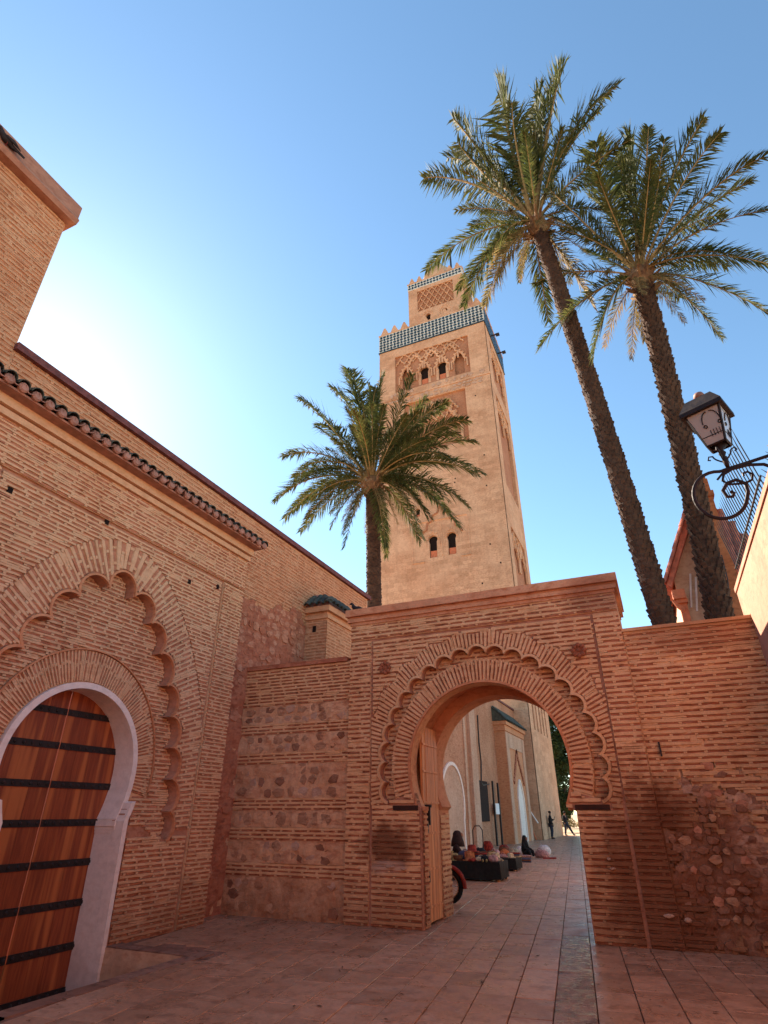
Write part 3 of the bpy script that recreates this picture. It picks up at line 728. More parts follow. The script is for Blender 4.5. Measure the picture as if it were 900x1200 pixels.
# ================================================================== MOSQUE WALL above and behind the portal
mw = thing('mosque_wall', (-8.1, 9.8, 0), 'long high brick wall with a dark coping behind the tiled portal', 'wall')
Q3 = lambda u, v, d: (-7.7+d, u, v)
MB().box((-8.5, -5, -.7), (-7.912, 3.6, 7.84)).box((-8.5, 9.1, -.1), (-7.72, 16, 7.79)).box((-8.5, 3.6, 6.3), (-7.718, 9.1, 7.788)).build('wall_body', M['mortar_wall'], mw); MB().box((-9.8, 16, -.1), (-9.3, 45, 8.42)).build('far_stretch', M['passage'], mw)
MB().box((-8.6, 3.58, 7.775), (-7.63, 16.1, 7.90)).box((-9.9, 16.1, 8.38), (-9.22, 45, 8.5)).build('coping', plain('coping_dark', (.16, .055, .05), .8, .3, var=.3, bstr=.3), mw)
rub = lambda u, v: v < 5.95+.18*sin(u*2.3)+.08*sin(u*7) and u < 12.7
L = Lay(mw, Q3, 0, 'brick_wall', 'mortar_wall', blen=.30, rec=.013, share=.46)
L.rows(3.62, 9.2, 6.9, 7.77, None, .082); L.rows(9.15, 15.9, 4.2, 7.77, lambda u, v: not rub(u, v), .082); L.done()
rough_sheet(mw, Q3, 9.1, 12.7, 0, 6.3, .0, .035, 'rubble_red', 'render', .07, rub)
stones(mw, Q3, [(9.12, 12.5, 4.2, 6.2)], ['stone_red', 'rubble_red', 'stone_red'], rub, .20, -.01, .05, .95)
stones(mw, Q3, [(9.12, 10.2, .6, 4.2)], ['stone_red', 'rubble_red'], rub, .24, -.01, .04, .5)
tower = thing('parapet_block', (-8.3, 1.5, 6), 'tall brick block with a rounded plaster cap rising at the top left corner', 'tower')
MB().box((-9.3, -1, 6.2), (-7.72, 3.60, 10.78)).build('wall_body', M['mortar_wall'], tower)
mb = MB(); pf = [(-7.72, 10.72), (-7.55, 10.72), (-7.50, 10.80), (-7.56, 10.90), (-7.56, 11.18), (-7.62, 11.26), (-9.35, 11.26), (-9.35, 10.72)]
mb.prism(pf, lambda u, v, d: (u, d, v), -1.1, 3.68); mb.build('cap', M['plaster_pink'], tower)
L = Lay(tower, Q3, 0, 'brick_wall', 'mortar_wall', blen=.34, rec=.013, share=.46); L.rows(1.2, 3.60, 7.0, 10.72, None, .084); L.done()
# small turret with a tiled cap against the wall
tu = thing('tiled_turret', (-7.38, 13, 4), 'small brick turret with a green tiled hipped cap, above the banded wall', 'turret')
MB().box((-7.75, 12.32, 2), (-7.08, 13.9, 6.28)).build('wall_body', M['mortar_wall'], tu)
MB().box((-7.7, 12.27, 6.02), (-7.03, 13.95, 6.10)).box((-7.7, 12.22, 6.20), (-6.98, 14.0, 6.34)).build('cornice', M['mortar_wall'], tu)
L = Lay(tu, lambda u, v, d: (u, 12.30-d, v), 0, 'brick_wall', 'mortar_wall', blen=.24, rec=.013, share=.45); L.rows(-7.7, -7.08, 4.2, 6.0, lambda u, v: not (-7.5 < u < -7.36 and 5.68 < v < 5.86), .08); L.done()
L = Lay(tu, lambda u, v, d: (-7.06+d, u, v), 0, 'brick_wall', 'mortar_wall', blen=.24, rec=.013, share=.45); L.rows(12.3, 13.9, 4.2, 6.0, None, .08); L.done('side_mortar')
MB().box((-7.48, 12.29, 5.70), (-7.39, 12.33, 5.85)).build('loophole', M['dark_hole'], tu)
mb = MB(); mb.add([(-6.98, 12.22, 6.34), (-6.98, 14.0, 6.34), (-7.72, 12.22, 6.34), (-7.72, 14.0, 6.34), (-7.72, 12.7, 6.86), (-7.72, 13.5, 6.86), (-7.45, 12.75, 6.84), (-7.45, 13.45, 6.84)],
    [(0, 1, 7, 6), (0, 6, 4, 2), (1, 3, 5, 7), (6, 7, 5, 4), (0, 2, 3, 1)]); mb.build('roof', M['tile_clay'], tu)
for i in range(9):
    y = 12.25+i*.215; q = min(1, (y-12.2)/.55, (14.02-y)/.55); L_ = .25+.35*max(0, q)
    place('roof_tile', bar, tu, m4((-6.9, y, 6.36), Vector((-.66, 0, .7)).normalized()*(L_*1.9), (0, 1.0, 0), (.7, 0, .66)))
for i in range(4):
    x = -7.0-i*.2; q = max(0, min(1, (-6.95-x)/.4)); L_ = .22+.4*q
    place('roof_tile', bar, tu, m4((x, 12.14, 6.36), Vector((0, .66, .62)).normalized()*(L_*1.9), (1.0, 0, 0), (0, -.62, .66)))
place('roof_tile', bar, tu, m4((-6.93, 12.16, 6.38), Vector((-.48, .55, .45))*1.9, Vector((.7, .7, 0)), Vector((.3, -.3, .8))))

# ================================================================== along the passage
pb = thing('side_portal', (-9.2, 28.5, 0), 'flat plastered portal with a tall white arch seen just behind the gate leaf', 'portal')
MB().box((-9.35, 25, 0), (-9.02, 32.2, 7.2)).build('wall_body', M['passage'], pb)
for y0, y1, d in ((30.25, 30.6, .06), (31.1, 32.2, .16)): MB().box((-9.03, y0, 0), (-9.02+d, y1, 7.0)).build('pilaster', M['passage_pale'], pb)
B3 = lambda u, v, d: (-9.02+d, u, v)
mb = MB(); pl_ = polyrad((28.0, 2.0), horseshoe((28.0, 2.0), 1.6, 1.45, 1.3, 0)); pl2 = polyrad((28.0, 2.0), horseshoe((28.0, 2.0), 1.75, 1.6, 1.3, 0))
a0 = atan2(-2, 1.6); ring(mb, B3, (28.0, 2.0), pl_, pl2, a0, pi-a0, 0.0, .07, radians(4)); mb.build('arch', M['plaster_white'], pb)
mb = MB(); mb.prism(horseshoe((28.0, 2.0), 1.6, 1.45, 1.3, 0), B3, .0, .02); mb.build('blind_door', M['passage_pale'], pb)
pc = thing('far_portal', (-9, 41, 0), 'brick portal with green tiled roof and white arched door, in front of the minaret base', 'portal')
MB().box((-9.35, 38.2, 0), (-8.62, 43.8, 6.25)).box((-9.35, 38.1, 6.25), (-8.56, 43.9, 6.6)).box((-9.35, 38.0, 6.6), (-8.45, 44.0, 6.82)).build('wall_body', M['brick_wall'], pc)
MB().box((-8.64, 38.25, 0), (-8.58, 39.0, 6.2)).box((-8.64, 43.0, 0), (-8.58, 43.75, 6.2)).box((-8.64, 38.9, 5.3), (-8.58, 43.1, 6.2)).build('frame', M['passage_pale'], pc)
C3 = lambda u, v, d: (-8.62+d, u, v)
cp = [(40.1, 0), (40.1, 2.4), (40.35, 3.0), (40.75, 3.45), (41.0, 3.6), (41.25, 3.45), (41.65, 3.0), (41.9, 2.4), (41.9, 0)]
mb = MB(); ri = polyrad((41, 1.5), [(41+(u-41)*.86, v*.96) for u, v in cp]); ro_ = polyrad((41, 1.5), cp); a0 = atan2(-1.5, .78)
ring(mb, C3, (41, 1.5), ri, ro_, a0, pi-a0, 0, .08, radians(4)); mb.build('arch', M['plaster_white'], pc)
mb = MB(); mb.prism([(41+(u-41)*.86, v*.96) for u, v in cp], C3, .0, .015); mb.build('blind_door', M['plaster_white'], pc)
mb = MB()
for i in range(9):
    t = i/8
    for s_ in (-1, 1): mb.obox(Matrix.Translation((-8.62, 41+s_*(1.45-1.45*t), 3.4+1.8*t)) @ Matrix.Rotation(radians(45), 4, 'X'), (0, -.13, -.13), (.07, .13, .13))
mb.build('scalloped_moulding', M['brick_gate'], pc)
mb = MB(); mb.add([(-8.4, 37.95, 6.83), (-8.4, 44.05, 6.83), (-9.32, 44.05, 7.75), (-9.32, 37.95, 7.75)], [(0, 1, 2, 3)]); mb.add([(-8.4, 37.95, 6.83), (-9.32, 37.95, 7.75), (-9.32, 37.95, 6.83)], [(0, 1, 2)])
mb.build('roof', M['tile_green'], pc)
for i in range(28):
    y = 38.0+i*.222; o = place('roof_tile', bar, pc, m4((-8.36, y, 6.84), Vector((-.707, 0, .707))*3.0, (0, 1.1, 0), (.707, 0, .707)))
MB().box((-9.30, 33.0, 1.2), (-9.24, 35.3, 3.2)).build('dark_panel', plain('panel_black', (.035, .022, .018), .95, .1), None)  # flat dark panel over the dark patch of this wall
tag(bpy.data.objects['dark_panel'], 'dark flat panel on the mosque wall left of the twin posts', 'board')
sg = thing('sign_stand', (-9.1, 36, 0), 'tall thin twin-post black stand holding a small white notice, by the passage wall', 'sign')
MB().box((-9.12, 35.75, 0), (-9.02, 35.87, 3.25)).build('post', M['black_iron'], sg); MB().box((-9.12, 36.95, 0), (-9.02, 37.07, 3.2)).build('post', M['black_iron'], sg)
MB().box((-9.10, 36.05, 1.55), (-9.04, 36.85, 2.1)).build('notice', plain('notice_white', (.75, .75, .75), .6, .3, var=.08), sg)
MB().tube([(-9.26, 34.1, 3.1), (-9.25, 34.35, 4.2), (-9.25, 34.2, 5.2), (-9.25, 34.3, 6.7)], .035, 6).tube([(-9.26, 34.1, 3.1), (-9.25, 34.4, 2.98), (-9.25, 35.8, 3.1)], .03, 6).build('cable', M['black_iron'], None)
tag(bpy.data.objects['cable'], 'dark cable running down the mosque wall to the dark panel', 'cable')
for k, (y, x0, z1, ln) in enumerate(((43.95, -8.95, 2.1, 'upper pale plank leaning in the corner beside the minaret base'), (44.2, -9.05, 1.2, 'lower thin plank leaning in the corner beside the minaret base'))):
    mb = MB(); a, b2 = (Vector((-8.95, y, 2.15)), Vector((-8.25, y+.1, 1.0))) if k == 0 else (Vector((-9.0, y-.1, 1.35)), Vector((-8.5, y, .02)))
    mb.tube([a, b2], .05, 4); o = mb.build('plank', M['plaster_white'] if k == 0 else M['trim_orange'], None); tag(o, ln, 'plank')
# ================================================================== MINARET
mn = thing('minaret', (-14.3, 49, 0), 'tall square stone minaret with a tiled band, lobed arch panels and a domed lantern', 'minaret')
NX0, NX1, NY0, NY1 = -20.45, -8.17, 44.7, 53.9
def cells(mb, to3, u0, u1, v0, v1, holes, d0, d1):
    """a slab with rectangular openings, as one mesh without overlaps."""
    U = sorted({u0, u1, *[h[0] for h in holes], *[h[1] for h in holes]}); V = sorted({v0, v1, *[h[2] for h in holes], *[h[3] for h in holes]})
    op = lambda i, j: not (0 <= i < len(U)-1 and 0 <= j < len(V)-1) or any(h[0] <= (U[i]+U[i+1])/2 <= h[1] and h[2] <= (V[j]+V[j+1])/2 <= h[3] for h in holes)
    for i in range(len(U)-1):
        for j in range(len(V)-1):
            if op(i, j): continue
            a, b, c, d = U[i], U[i+1], V[j], V[j+1]
            for dd in (d0, d1): mb.add([to3(a, c, dd), to3(b, c, dd), to3(b, d, dd), to3(a, d, dd)], [(0, 1, 2, 3)])
            for (p, q, o) in (((a, c), (b, c), op(i, j-1)), ((b, c), (b, d), op(i+1, j)), ((b, d), (a, d), op(i, j+1)), ((a, d), (a, c), op(i-1, j))):
                if o: mb.add([to3(*p, d0), to3(*q, d0), to3(*q, d1), to3(*p, d1)], [(0, 1, 2, 3)])
    return mb
N3 = lambda u, v, d: (u, NY0-d, v)
E3 = lambda u, v, d: (NX1+d, u, v)
def window(owner, to3, u, v0, v1, w, mat='minaret'):
    """small horseshoe-topped window: pale frame, dark hollow, mid post."""
    r = w*.62; cz = v1-r; zi = cz-r*.5
    pol = horseshoe((u, cz), r, w/2, zi, v0)
    mb = MB(); mb.prism([(u+(a-u)*1.05, b) for a, b in pol], to3, -.31, -.29); f = mb.build('window', M['dark_hole'], owner)
    rr = polyrad((u, (v0+v1)/2), pol); a0 = atan2(v0-(v0+v1)/2, w/2)
    mb = MB(); ring(mb, to3, (u, (v0+v1)/2), rr, lambda a: ray_rect(u, (v0+v1)/2, a, u-w*.7-.12, u+w*.7+.12, v0, v1+.12), a0, pi-a0, -.012, -.3, radians(6), [atan2(q, s_) % (2*pi) if atan2(q, s_) < -pi/2 else atan2(q, s_) for q in ((v1+.12)-(v0+v1)/2,) for s_ in (w*.7+.12, -w*.7-.12)])
    mb.build('frame', M[mat], f)
    mb = MB(); mb.prism([(u-w*.42, v0), (u+w*.42, v0), (u+w*.42, v0+(v1-v0)*.32), (u-w*.42, v0+(v1-v0)*.32)], to3, -.15, -.2); mb.build('balustrade', M['trim_orange'], f)
def holes_for(ws): return [(u-w*.7-.119, u+w*.7+.119, v0, v1+.119) for (u, v0, v1, w) in ws]
wf = [(-15.2, 42.2, 44.6, .82), (-13.2, 42.2, 44.6, .82), (-15.02, 21.9, 24.1, .72), (-13.25, 21.9, 24.1, .72), (-16.4, 26.3, 27.2, .4)]
PF = (-18.55, -10.1, 41.9, 47.0)
mb = MB()
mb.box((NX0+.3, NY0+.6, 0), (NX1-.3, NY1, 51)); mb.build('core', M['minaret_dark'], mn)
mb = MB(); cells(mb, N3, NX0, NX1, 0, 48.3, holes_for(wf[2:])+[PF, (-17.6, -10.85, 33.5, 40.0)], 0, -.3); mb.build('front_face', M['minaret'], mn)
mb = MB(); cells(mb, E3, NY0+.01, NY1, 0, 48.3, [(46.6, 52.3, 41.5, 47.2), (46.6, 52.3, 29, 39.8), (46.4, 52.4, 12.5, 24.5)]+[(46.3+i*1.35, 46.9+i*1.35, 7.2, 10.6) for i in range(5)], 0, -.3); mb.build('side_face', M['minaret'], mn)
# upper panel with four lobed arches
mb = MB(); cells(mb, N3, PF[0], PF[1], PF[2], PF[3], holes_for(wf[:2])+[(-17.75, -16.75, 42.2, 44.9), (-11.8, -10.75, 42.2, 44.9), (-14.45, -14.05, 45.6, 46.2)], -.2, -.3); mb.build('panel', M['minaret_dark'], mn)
for w in wf: window(mn, (lambda u, v, d: (u, NY0+(.0 if w[1] < 30 else .19)-d, v)), w[0], w[1], w[2], w[3])
def lobes_arch(owner, to3, u, v, w, h, n=9, rad=.16, d=-.2, pointed=.25, mat='minaret', name='lobed_arch'):
    """a cusped arch moulding: a chain of scallops along a pointed curve, standing proud of the panel."""
    mb = MB(); P = []
    for i in range(n+1):
        a = pi*i/n; P.append((u+cos(a)*w/2, v+sin(a)*h*(1+pointed*sin(a)**6)))
    for (a, b) in zip(P, P[1:]):
        c = ((a[0]+b[0])/2, (a[1]+b[1])/2); L_ = hypot(b[0]-a[0], b[1]-a[1])/2; t = atan2(b[1]-a[1], b[0]-a[0]); prev = None
        pts = [to3(c[0]+cos(t+q)*L_, c[1]+sin(t+q)*L_, d) for q in [pi+ -pi*j/6 for j in range(7)]]
        mb.tube(pts, rad, 5)
    mb.tube([to3(P[0][0], v-h*.9, d), to3(*P[0], d)], rad*.8, 5); mb.tube([to3(P[-1][0], v-h*.9, d), to3(*P[-1], d)], rad*.8, 5)
    return mb.build(name, M[mat], owner)
for u in (-17.25, -15.2, -13.2, -11.25):
    lobes_arch(mn, N3, u, 44.0, 1.7, 1.2, 7, .11, -.12); lobes_arch(mn, N3, u, 44.3, 1.25, .8, 7, .07, -.14)
for u in (-16.2, -14.25, -12.2): lobes_arch(mn, N3, u, 45.3, 1.75, 1.1, 7, .12, -.08)
def lattice(owner, to3, u0, u1, v0, v1, du, dv, rad, d, mat='minaret'):
    mb = MB(); nu = round((u1-u0)/du); nv = round((v1-v0)/dv)
    for j in range(nv):
        for i in range(nu):
            cu = u0+(i+.5+(.5 if j % 2 else 0))*du; cv = v0+(j+.1)*dv
            if cu+du*.5 > u1+.01: continue
            pts = [(cu-du*.5, cv), (cu-du*.42, cv+dv*.35), (cu-du*.22, cv+dv*.5), (cu-du*.2, cv+dv*.75), (cu, cv+dv*1.0), (cu+du*.2, cv+dv*.75), (cu+du*.22, cv+dv*.5), (cu+du*.42, cv+dv*.35), (cu+du*.5, cv)]
            mb.tube([to3(a, b, d) for a, b in pts if b < v1], rad, 4)
    return mb.build('lattice', M[mat], owner)
lattice(mn, N3, -18.5, -10.15, 45.6, 47.0, 1.05, .75, .09, -.1)
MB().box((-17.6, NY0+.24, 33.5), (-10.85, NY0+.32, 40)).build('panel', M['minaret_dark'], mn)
lattice(mn, N3, -17.0, -11.4, 36.9, 39.2, .95, .8, .11, -.12)
lobes_arch(mn, N3, -14.2, 36.0, 5.4, 2.8, 11, .18, -.12)
for k in range(34):
    u, v = R.uniform(NX0+.8, NX1-.5), R.uniform(3, 40)
    if not (-17.8 < u < -10.6 and (33.2 < v < 40.2 or 21 < v < 28)): MB().box((u, NY0-.006, v), (u+.13, NY0+.05, v+.15)).build('putlog_hole', M['dark_hole'], mn)
# string course and pebbled band
mb = MB(); mb.box((NX0-.06, NY0-.07, 40.95), (NX1+.06, NY0-.001, 41.12)); mb.build('string_course', M['minaret'], mn)
stones(mn, N3, [(NX0+.5, NX1-.4, 40.05, 40.9), (NX0+.5, NX1-.4, 41.2, 41.8)], 'stone_pale', None, .42, .02, .08, .6)
# blind arch round the lower windows
for (a, b) in (((-17.0, 21.6), (-17.0, 25.6)), ((-11.6, 21.6), (-11.6, 25.6)), ((-17.0, 21.6), (-15.9, 21.6)), ((-12.4, 21.6), (-11.6, 21.6)), ((-17.0, 25.6), (-11.6, 25.6)), ((-14.15, 22), (-14.15, 25.0))):
    MB().tube([N3(*a, .0), N3(*b, .0)], .09, 4).build('moulding', M['minaret'], mn)
mb = MB(); st_ = [(-16.2, 24.0), (-15.9, 24.6), (-15.6, 24.7), (-15.5, 25.4), (-15.1, 25.5), (-15.0, 26.1), (-14.5, 26.3), (-14.2, 27.0), (-13.9, 26.3), (-13.4, 26.1), (-13.3, 25.5), (-12.9, 25.4), (-12.8, 24.7), (-12.5, 24.6), (-12.2, 24.0)]
mb.tube([N3(a, b, .02) for a, b in st_], .11, 5); mb.build('stepped_arch', M['minaret_dark'], mn)
for u in (-15.02, -13.25): lobes_arch(mn, N3, u, 23.7, 1.3, .75, 7, .06, .02)
# side face ornament
for (y0, y1, z0, z1) in ((46.6, 52.3, 41.5, 47.2), (46.6, 52.3, 29, 39.8), (46.4, 52.4, 12.5, 24.5)):
    for u in ((y0*3+y1)/4, (y0+3*y1)/4): lobes_arch(mn, E3, u, z1-2.2, (y1-y0)*.45, 1.5, 7, .13, -.15)
    lattice(mn, E3, y0+.1, y1-.1, z1-1.8, z1, 1.3, .9, .1, -.12)
# tile band: white ground with dark cells
ZB0, ZB1 = 48.3, 50.85
MB().box((NX0-.04, NY0-.04, ZB0), (NX1+.04, NY1+.04, ZB1)).build('tile_band', M['zellij_white'], mn)
MB().box((NX0-.10, NY0-.10, ZB0-.10), (NX1+.10, NY1+.1, ZB0+.02)).build('band_rim', M['zellij_dark'], mn)
MB().box((NX0-.10, NY0-.10, ZB1-.02), (NX1+.10, NY1+.1, ZB1+.12)).build('band_rim', M['minaret'], mn)
def tile_cells(owner, to3, u0, u1, v0, v1, du, dv, hole=.40):
    mb = MB(); nu, nv = round((u1-u0)/du), round((v1-v0)/dv)
    for j in range(nv):
        for i in range(nu):
            cu, cv = u0+(i+.5)*(u1-u0)/nu, v0+(j+.5)*(v1-v0)/nv
            w, h = (du*.33, dv*.50) if (i+j) % 2 else (du*.50, dv*.33)
            pol = [(cu+w*cos(pi/4*k+pi/8), cv+h*sin(pi/4*k+pi/8)) for k in range(8)]; mb.prism(pol, to3, 0, .035)
    o = mb.build('tile_cells', M['zellij_dark'], owner); o['kind'] = 'stuff'
tile_cells(mn, lambda u, v, d: (u, NY0-.045-d, v), NX0, NX1, ZB0+.08, ZB1-.1, .42, .40)
tile_cells(mn, lambda u, v, d: (NX1+.045+d, u, v), NY0, NY1, ZB0+.08, ZB1-.1, .42, .40)
def merlons(owner, a, b, z, n, w=1.0, h=1.12, th=.5):
    a, b = Vector(a), Vector(b); ax = (b-a)/n
    for i in range(n):
        c = a+ax*(i+.5); e = ax.normalized(); f = Vector((-e.y, e.x, 0))
        pol = [(-w*.56, 0), (w*.56, 0), (w*.42, h*.3), (w*.40, h*.34), (w*.25, h*.68), (w*.23, h*.70), (w*.10, h), (-w*.10, h), (-w*.23, h*.7), (-w*.25, h*.68), (-w*.40, h*.34), (-w*.42, h*.3)]
        mb = MB(); mb.prism(pol, lambda u, v, d: tuple(c+e*u+f*d+Vector((0, 0, z+v))), -th/2, th/2); mb.build('merlon', M['minaret'], owner)
merlons(mn, (NX0, NY0+.3, 0), (NX1, NY0+.3, 0), 50.95, 10); merlons(mn, (NX1-.3, NY0+.6, 0), (NX1-.3, NY1, 0), 50.95, 7)
merlons(mn, (NX0+.3, NY0+.6, 0), (NX0+.3, NY1, 0), 50.95, 7)
# lantern
lx0, lx1, ly0, ly1 = -17.55, -10.6, 46.9, 52
L3 = lambda u, v, d: (u, ly0-d, v)
MB().box((lx0+.6, ly0+.6, 50), (lx1-.01, ly1, 59.6)).build('lantern_core', M['minaret_dark'], mn)
mb = MB(); lw_ = [(-15.1, 53.2, 54.6, .55), (-13.0, 53.2, 54.6, .55)]
cells(mb, L3, lx0, lx1, 50, 59.6, [(-16.4, -11.8, 55.4, 58.9)]+[(u-w*.7-.119, u+w*.7+.119, a, b+.119) for u, a, b, w in lw_], 0, -.25); mb.build('lantern_wall', M['minaret'], mn)
for w in lw_: window(mn, L3, *w); lobes_arch(mn, L3, w[0], 54.4, 1.35, .7, 7, .07, .0)
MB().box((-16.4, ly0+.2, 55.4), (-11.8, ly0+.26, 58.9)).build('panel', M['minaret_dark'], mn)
lattice(mn, L3, -16.4, -11.8, 55.4, 58.9, .76, .7, .08, -.08)
MB().box((lx0-.05, ly0-.05, 59.4), (lx1+.05, ly1, 60.5)).build('tile_band', M['zellij_white'], mn)
tile_cells(mn, lambda u, v, d: (u, ly0-.055-d, v), lx0, lx1, 59.5, 60.4, .40, .42)
MB().box((lx0-.1, ly0-.1, 60.49), (lx1+.1, ly1+.05, 60.62)).build('band_rim', M['minaret'], mn)
merlons(mn, (lx0, ly0+.25, 0), (lx1, ly0+.25, 0), 60.6, 7, .8, 1.0, .4); merlons(mn, (lx1-.2, ly0+.5, 0), (lx1-.2, ly1, 0), 60.6, 5, .8, 1.0, .4)
mb = MB(); mb.lathe([(2.1, 60), (2.1, 61.6), (1.9, 62.6), (1.3, 63.5), (.5, 64.0), (.12, 64.2)], c=(-14.1, 49, 0), n=20); mb.build('dome', M['plaster_pale'], mn, True)
mb = MB(); mb.lathe([(.1, 64), (.1, 64.4), (.5, 64.8), (.5, 65), (.1, 65.4), (.35, 65.7), (.1, 66.1), (.2, 66.3), (.03, 66.8)], c=(-14.1, 49, 0), n=10); mb.build('finial', plain('finial_gold', (.5, .35, .12), .3, .5, 1), mn, True)
mb = MB(); mb.tube([(-12.1, 48, 60.5), (-12.1, 48, 66.0)], .12, 6); mb.tube([(-12.1, 48, 65.8), (-13.0, 48, 66.4)], .1, 6); mb.build('flag_gallows', M['black_iron'], mn)
for z, y in ((47.0, 50.5), (50.9, 47.5)):
    MB().box((NX1, y, ZB0+.3), (NX1+.9, y+.12, ZB0+.42)).box((NX1+.6, y-.15, ZB0+.2), (NX1+1.0, y+.25, ZB0+.34)).build('floodlight', M['black_iron'], mn)

# ================================================================== PINK WALL, LAMP, HOUSE (right)
pk = thing('pink_wall', (2.0, 4, 0), 'sunlit pink plastered wall at the right edge, topped with iron spikes', 'wall')
MB().box((1.72, -16, -.1), (2.05, 10.02, 4.86)).box((1.72, 10.02, 4.32), (2.05, 10.62, 4.86)).build('wall_body', M['plaster_pink'], pk)
MB().box((1.70, -16, 4.855), (2.08, 10.64, 4.93)).build('coping', M['plaster_pink'], pk)
for i in range(26):
    y = 10.5-i*.125; mb = MB(); mb.tube([(1.86, y, 4.9), (1.74, y+.1, 5.9), (1.72, y+.12, 6.12)], [.008, .008, .002], 5); mb.build('spike', M['black_iron'], pk)
for i in range(34):
    y = 7.2-i*.13; mb = MB(); mb.tube([(1.86, y, 4.9), (1.76, y+.03, 5.05), (1.72, y+.05, 5.12)], [.008, .007, .002], 5); mb.build('short_spike', M['black_iron'], pk)
mb = MB(); mb.tube([(1.8, 10.56, 5.25), (1.8, 7.3, 5.25)], .014, 6); mb.tube([(1.86, 10.56, 4.97), (1.86, 2.7, 4.97)], .014, 6); mb.build('spike_rail', M['black_iron'], pk)
MB().box((1.79, 6.15, 4.92), (2.05, 6.45, 5.10)).build('pier', M['plaster_pink'], pk)
lampo = thing('wall_lantern', (1.25, 6.3, 5.1), 'black four-sided wall lantern on a scrolled iron bracket at upper right', 'lantern')
LX, LY = 1.28, 6.3; LZ0 = 5.21; LZ1 = 5.66
TB = Matrix.Translation((LX, LY, LZ0)) @ Matrix.Rotation(radians(-3), 4, 'Y') @ Matrix.Rotation(radians(-22), 4, 'Z')
wb, wt = .095, .185; H = .45
def q4(w, z): return [TB @ Vector((sx*w, sy*w, z)) for sx, sy in ((-1, -1), (1, -1), (1, 1), (-1, 1))]
mb = MB()
b4, t4 = q4(wb, 0), q4(wt, H)
for i in range(4):
    mb.tube([b4[i], t4[i]], .014, 4); mb.tube([b4[i], b4[(i+1) % 4]], .014, 4); mb.tube([t4[i], t4[(i+1) % 4]], .016, 4)
    A, B = b4[i].lerp(t4[i], .22), b4[(i+1) % 4].lerp(t4[(i+1) % 4], .22); mb.tube([A, B], .009, 4)
mb.build('frame', M['lamp_iron'], lampo)
gm, nt, gb = newmat('lamp_glass', .15, .5); gb.inputs['Base Color'].default_value = (.42, .34, .29, 1); gb.inputs['Transmission Weight'].default_value = .35; gb.inputs['Roughness'].default_value = .35
for i in range(4):
    mb = MB(); a, b_, c_, d_ = b4[i], b4[(i+1) % 4], t4[(i+1) % 4], t4[i]; n_ = (b_-a).cross(d_-a).normalized()*.004
    mb.add([a, b_, c_, d_, a+n_, b_+n_, c_+n_, d_+n_], [(0, 1, 2, 3), (7, 6, 5, 4), (0, 4, 5, 1), (1, 5, 6, 2), (2, 6, 7, 3), (3, 7, 4, 0)]); mb.build('pane', gm, lampo)
    mb = MB()      # little scrolls on each pane
    e = (b_-a).normalized(); up_ = (d_-a).lerp(c_-b_, .5).normalized(); cc = a.lerp(c_, .5)+n_*2.5
    for s_ in (-1, 1):
        mb.tube([cc+e*s_*(.015+.075*cos(t))+up_*(.13*sin(t)+.02) for t in [i_*pi/10 for i_ in range(0, 6)]], .006, 4)
        mb.tube([cc+e*s_*(.072+.022*cos(t)*(1-t/9))+up_*(-.02+.028*sin(t)*(1-t/9)) for t in [i_*.7 for i_ in range(10)]], .006, 4)
    for k_ in range(4): mb.tube([cc+e*(-.045+.03*k_)-up_*.15, cc+e*(-.045+.03*k_)-up_*.07], .0035, 4)
    mb.build('scrollwork', M['lamp_iron'], lampo)
mb = MB(); mb.lathe([(.05, 0), (.055, .05), (.045, .12), (.02, .15)], c=TB @ Vector((0, 0, .06)), n=12); mb.lathe([(.02, 0), (.03, .06), (.03, .12)], c=TB @ Vector((0, 0, 0)), n=10)
mb.build('bulb', plain('bulb_white', (.8, .78, .74), .35, .5, var=.04), lampo, True)
mb = MB(); r0, r1, r2, r3 = q4(.225, H-.05), q4(.225, H), q4(.14, H+.17), q4(.10, H+.185)
mb.add(r0+r1+r2+r3, [(k_*4+i, k_*4+(i+1) % 4, k_*4+4+(i+1) % 4, k_*4+4+i) for k_ in range(3) for i in range(4)]+[(12, 13, 14, 15), (3, 2, 1, 0)])
mb.build('hood', M['lamp_iron'], lampo)
mb = MB(); K3 = TB.to_3x3(); mb.lathe([(.07, 0), (.075, .03), (.04, .05), (.035, .07), (.065, .09), (.075, .12), (.06, .16), (.02, .18)], c=TB @ Vector((0, 0, H+.17)), n=14, M=K3 @ Matrix.Scale(.8, 3))
mb.build('finial', plain('finial_clay', (.28, .12, .08), .6, .4, var=.2), lampo, True)
mb = MB(); mb.lathe([(.02, -.28), (.03, -.2), (.018, -.14), (.04, -.10), (.02, -.06), (.09, .0)], c=TB @ Vector((0, 0, 0)), n=10, M=K3); mb.build('stem', M['lamp_iron'], lampo, True)
for q in range(4):
    a = radians(20+90*q+45); e = Vector((cos(a), sin(a), 0)); c0 = Vector((LX, LY, LZ0-.15)); mb = MB()
    mb.tube([c0+e*(.02+.075*sin(t*1.6))+Vector((0, 0, -.05+.11*t)) for t in [i_*.12 for i_ in range(9)]]+[c0+e*.135+Vector((0, 0, .07)), c0+e*.15+Vector((0, 0, .03)), c0+e*.125+Vector((0, 0, .02))], .009, 5); mb.build('leaf_scroll', M['lamp_iron'], lampo)
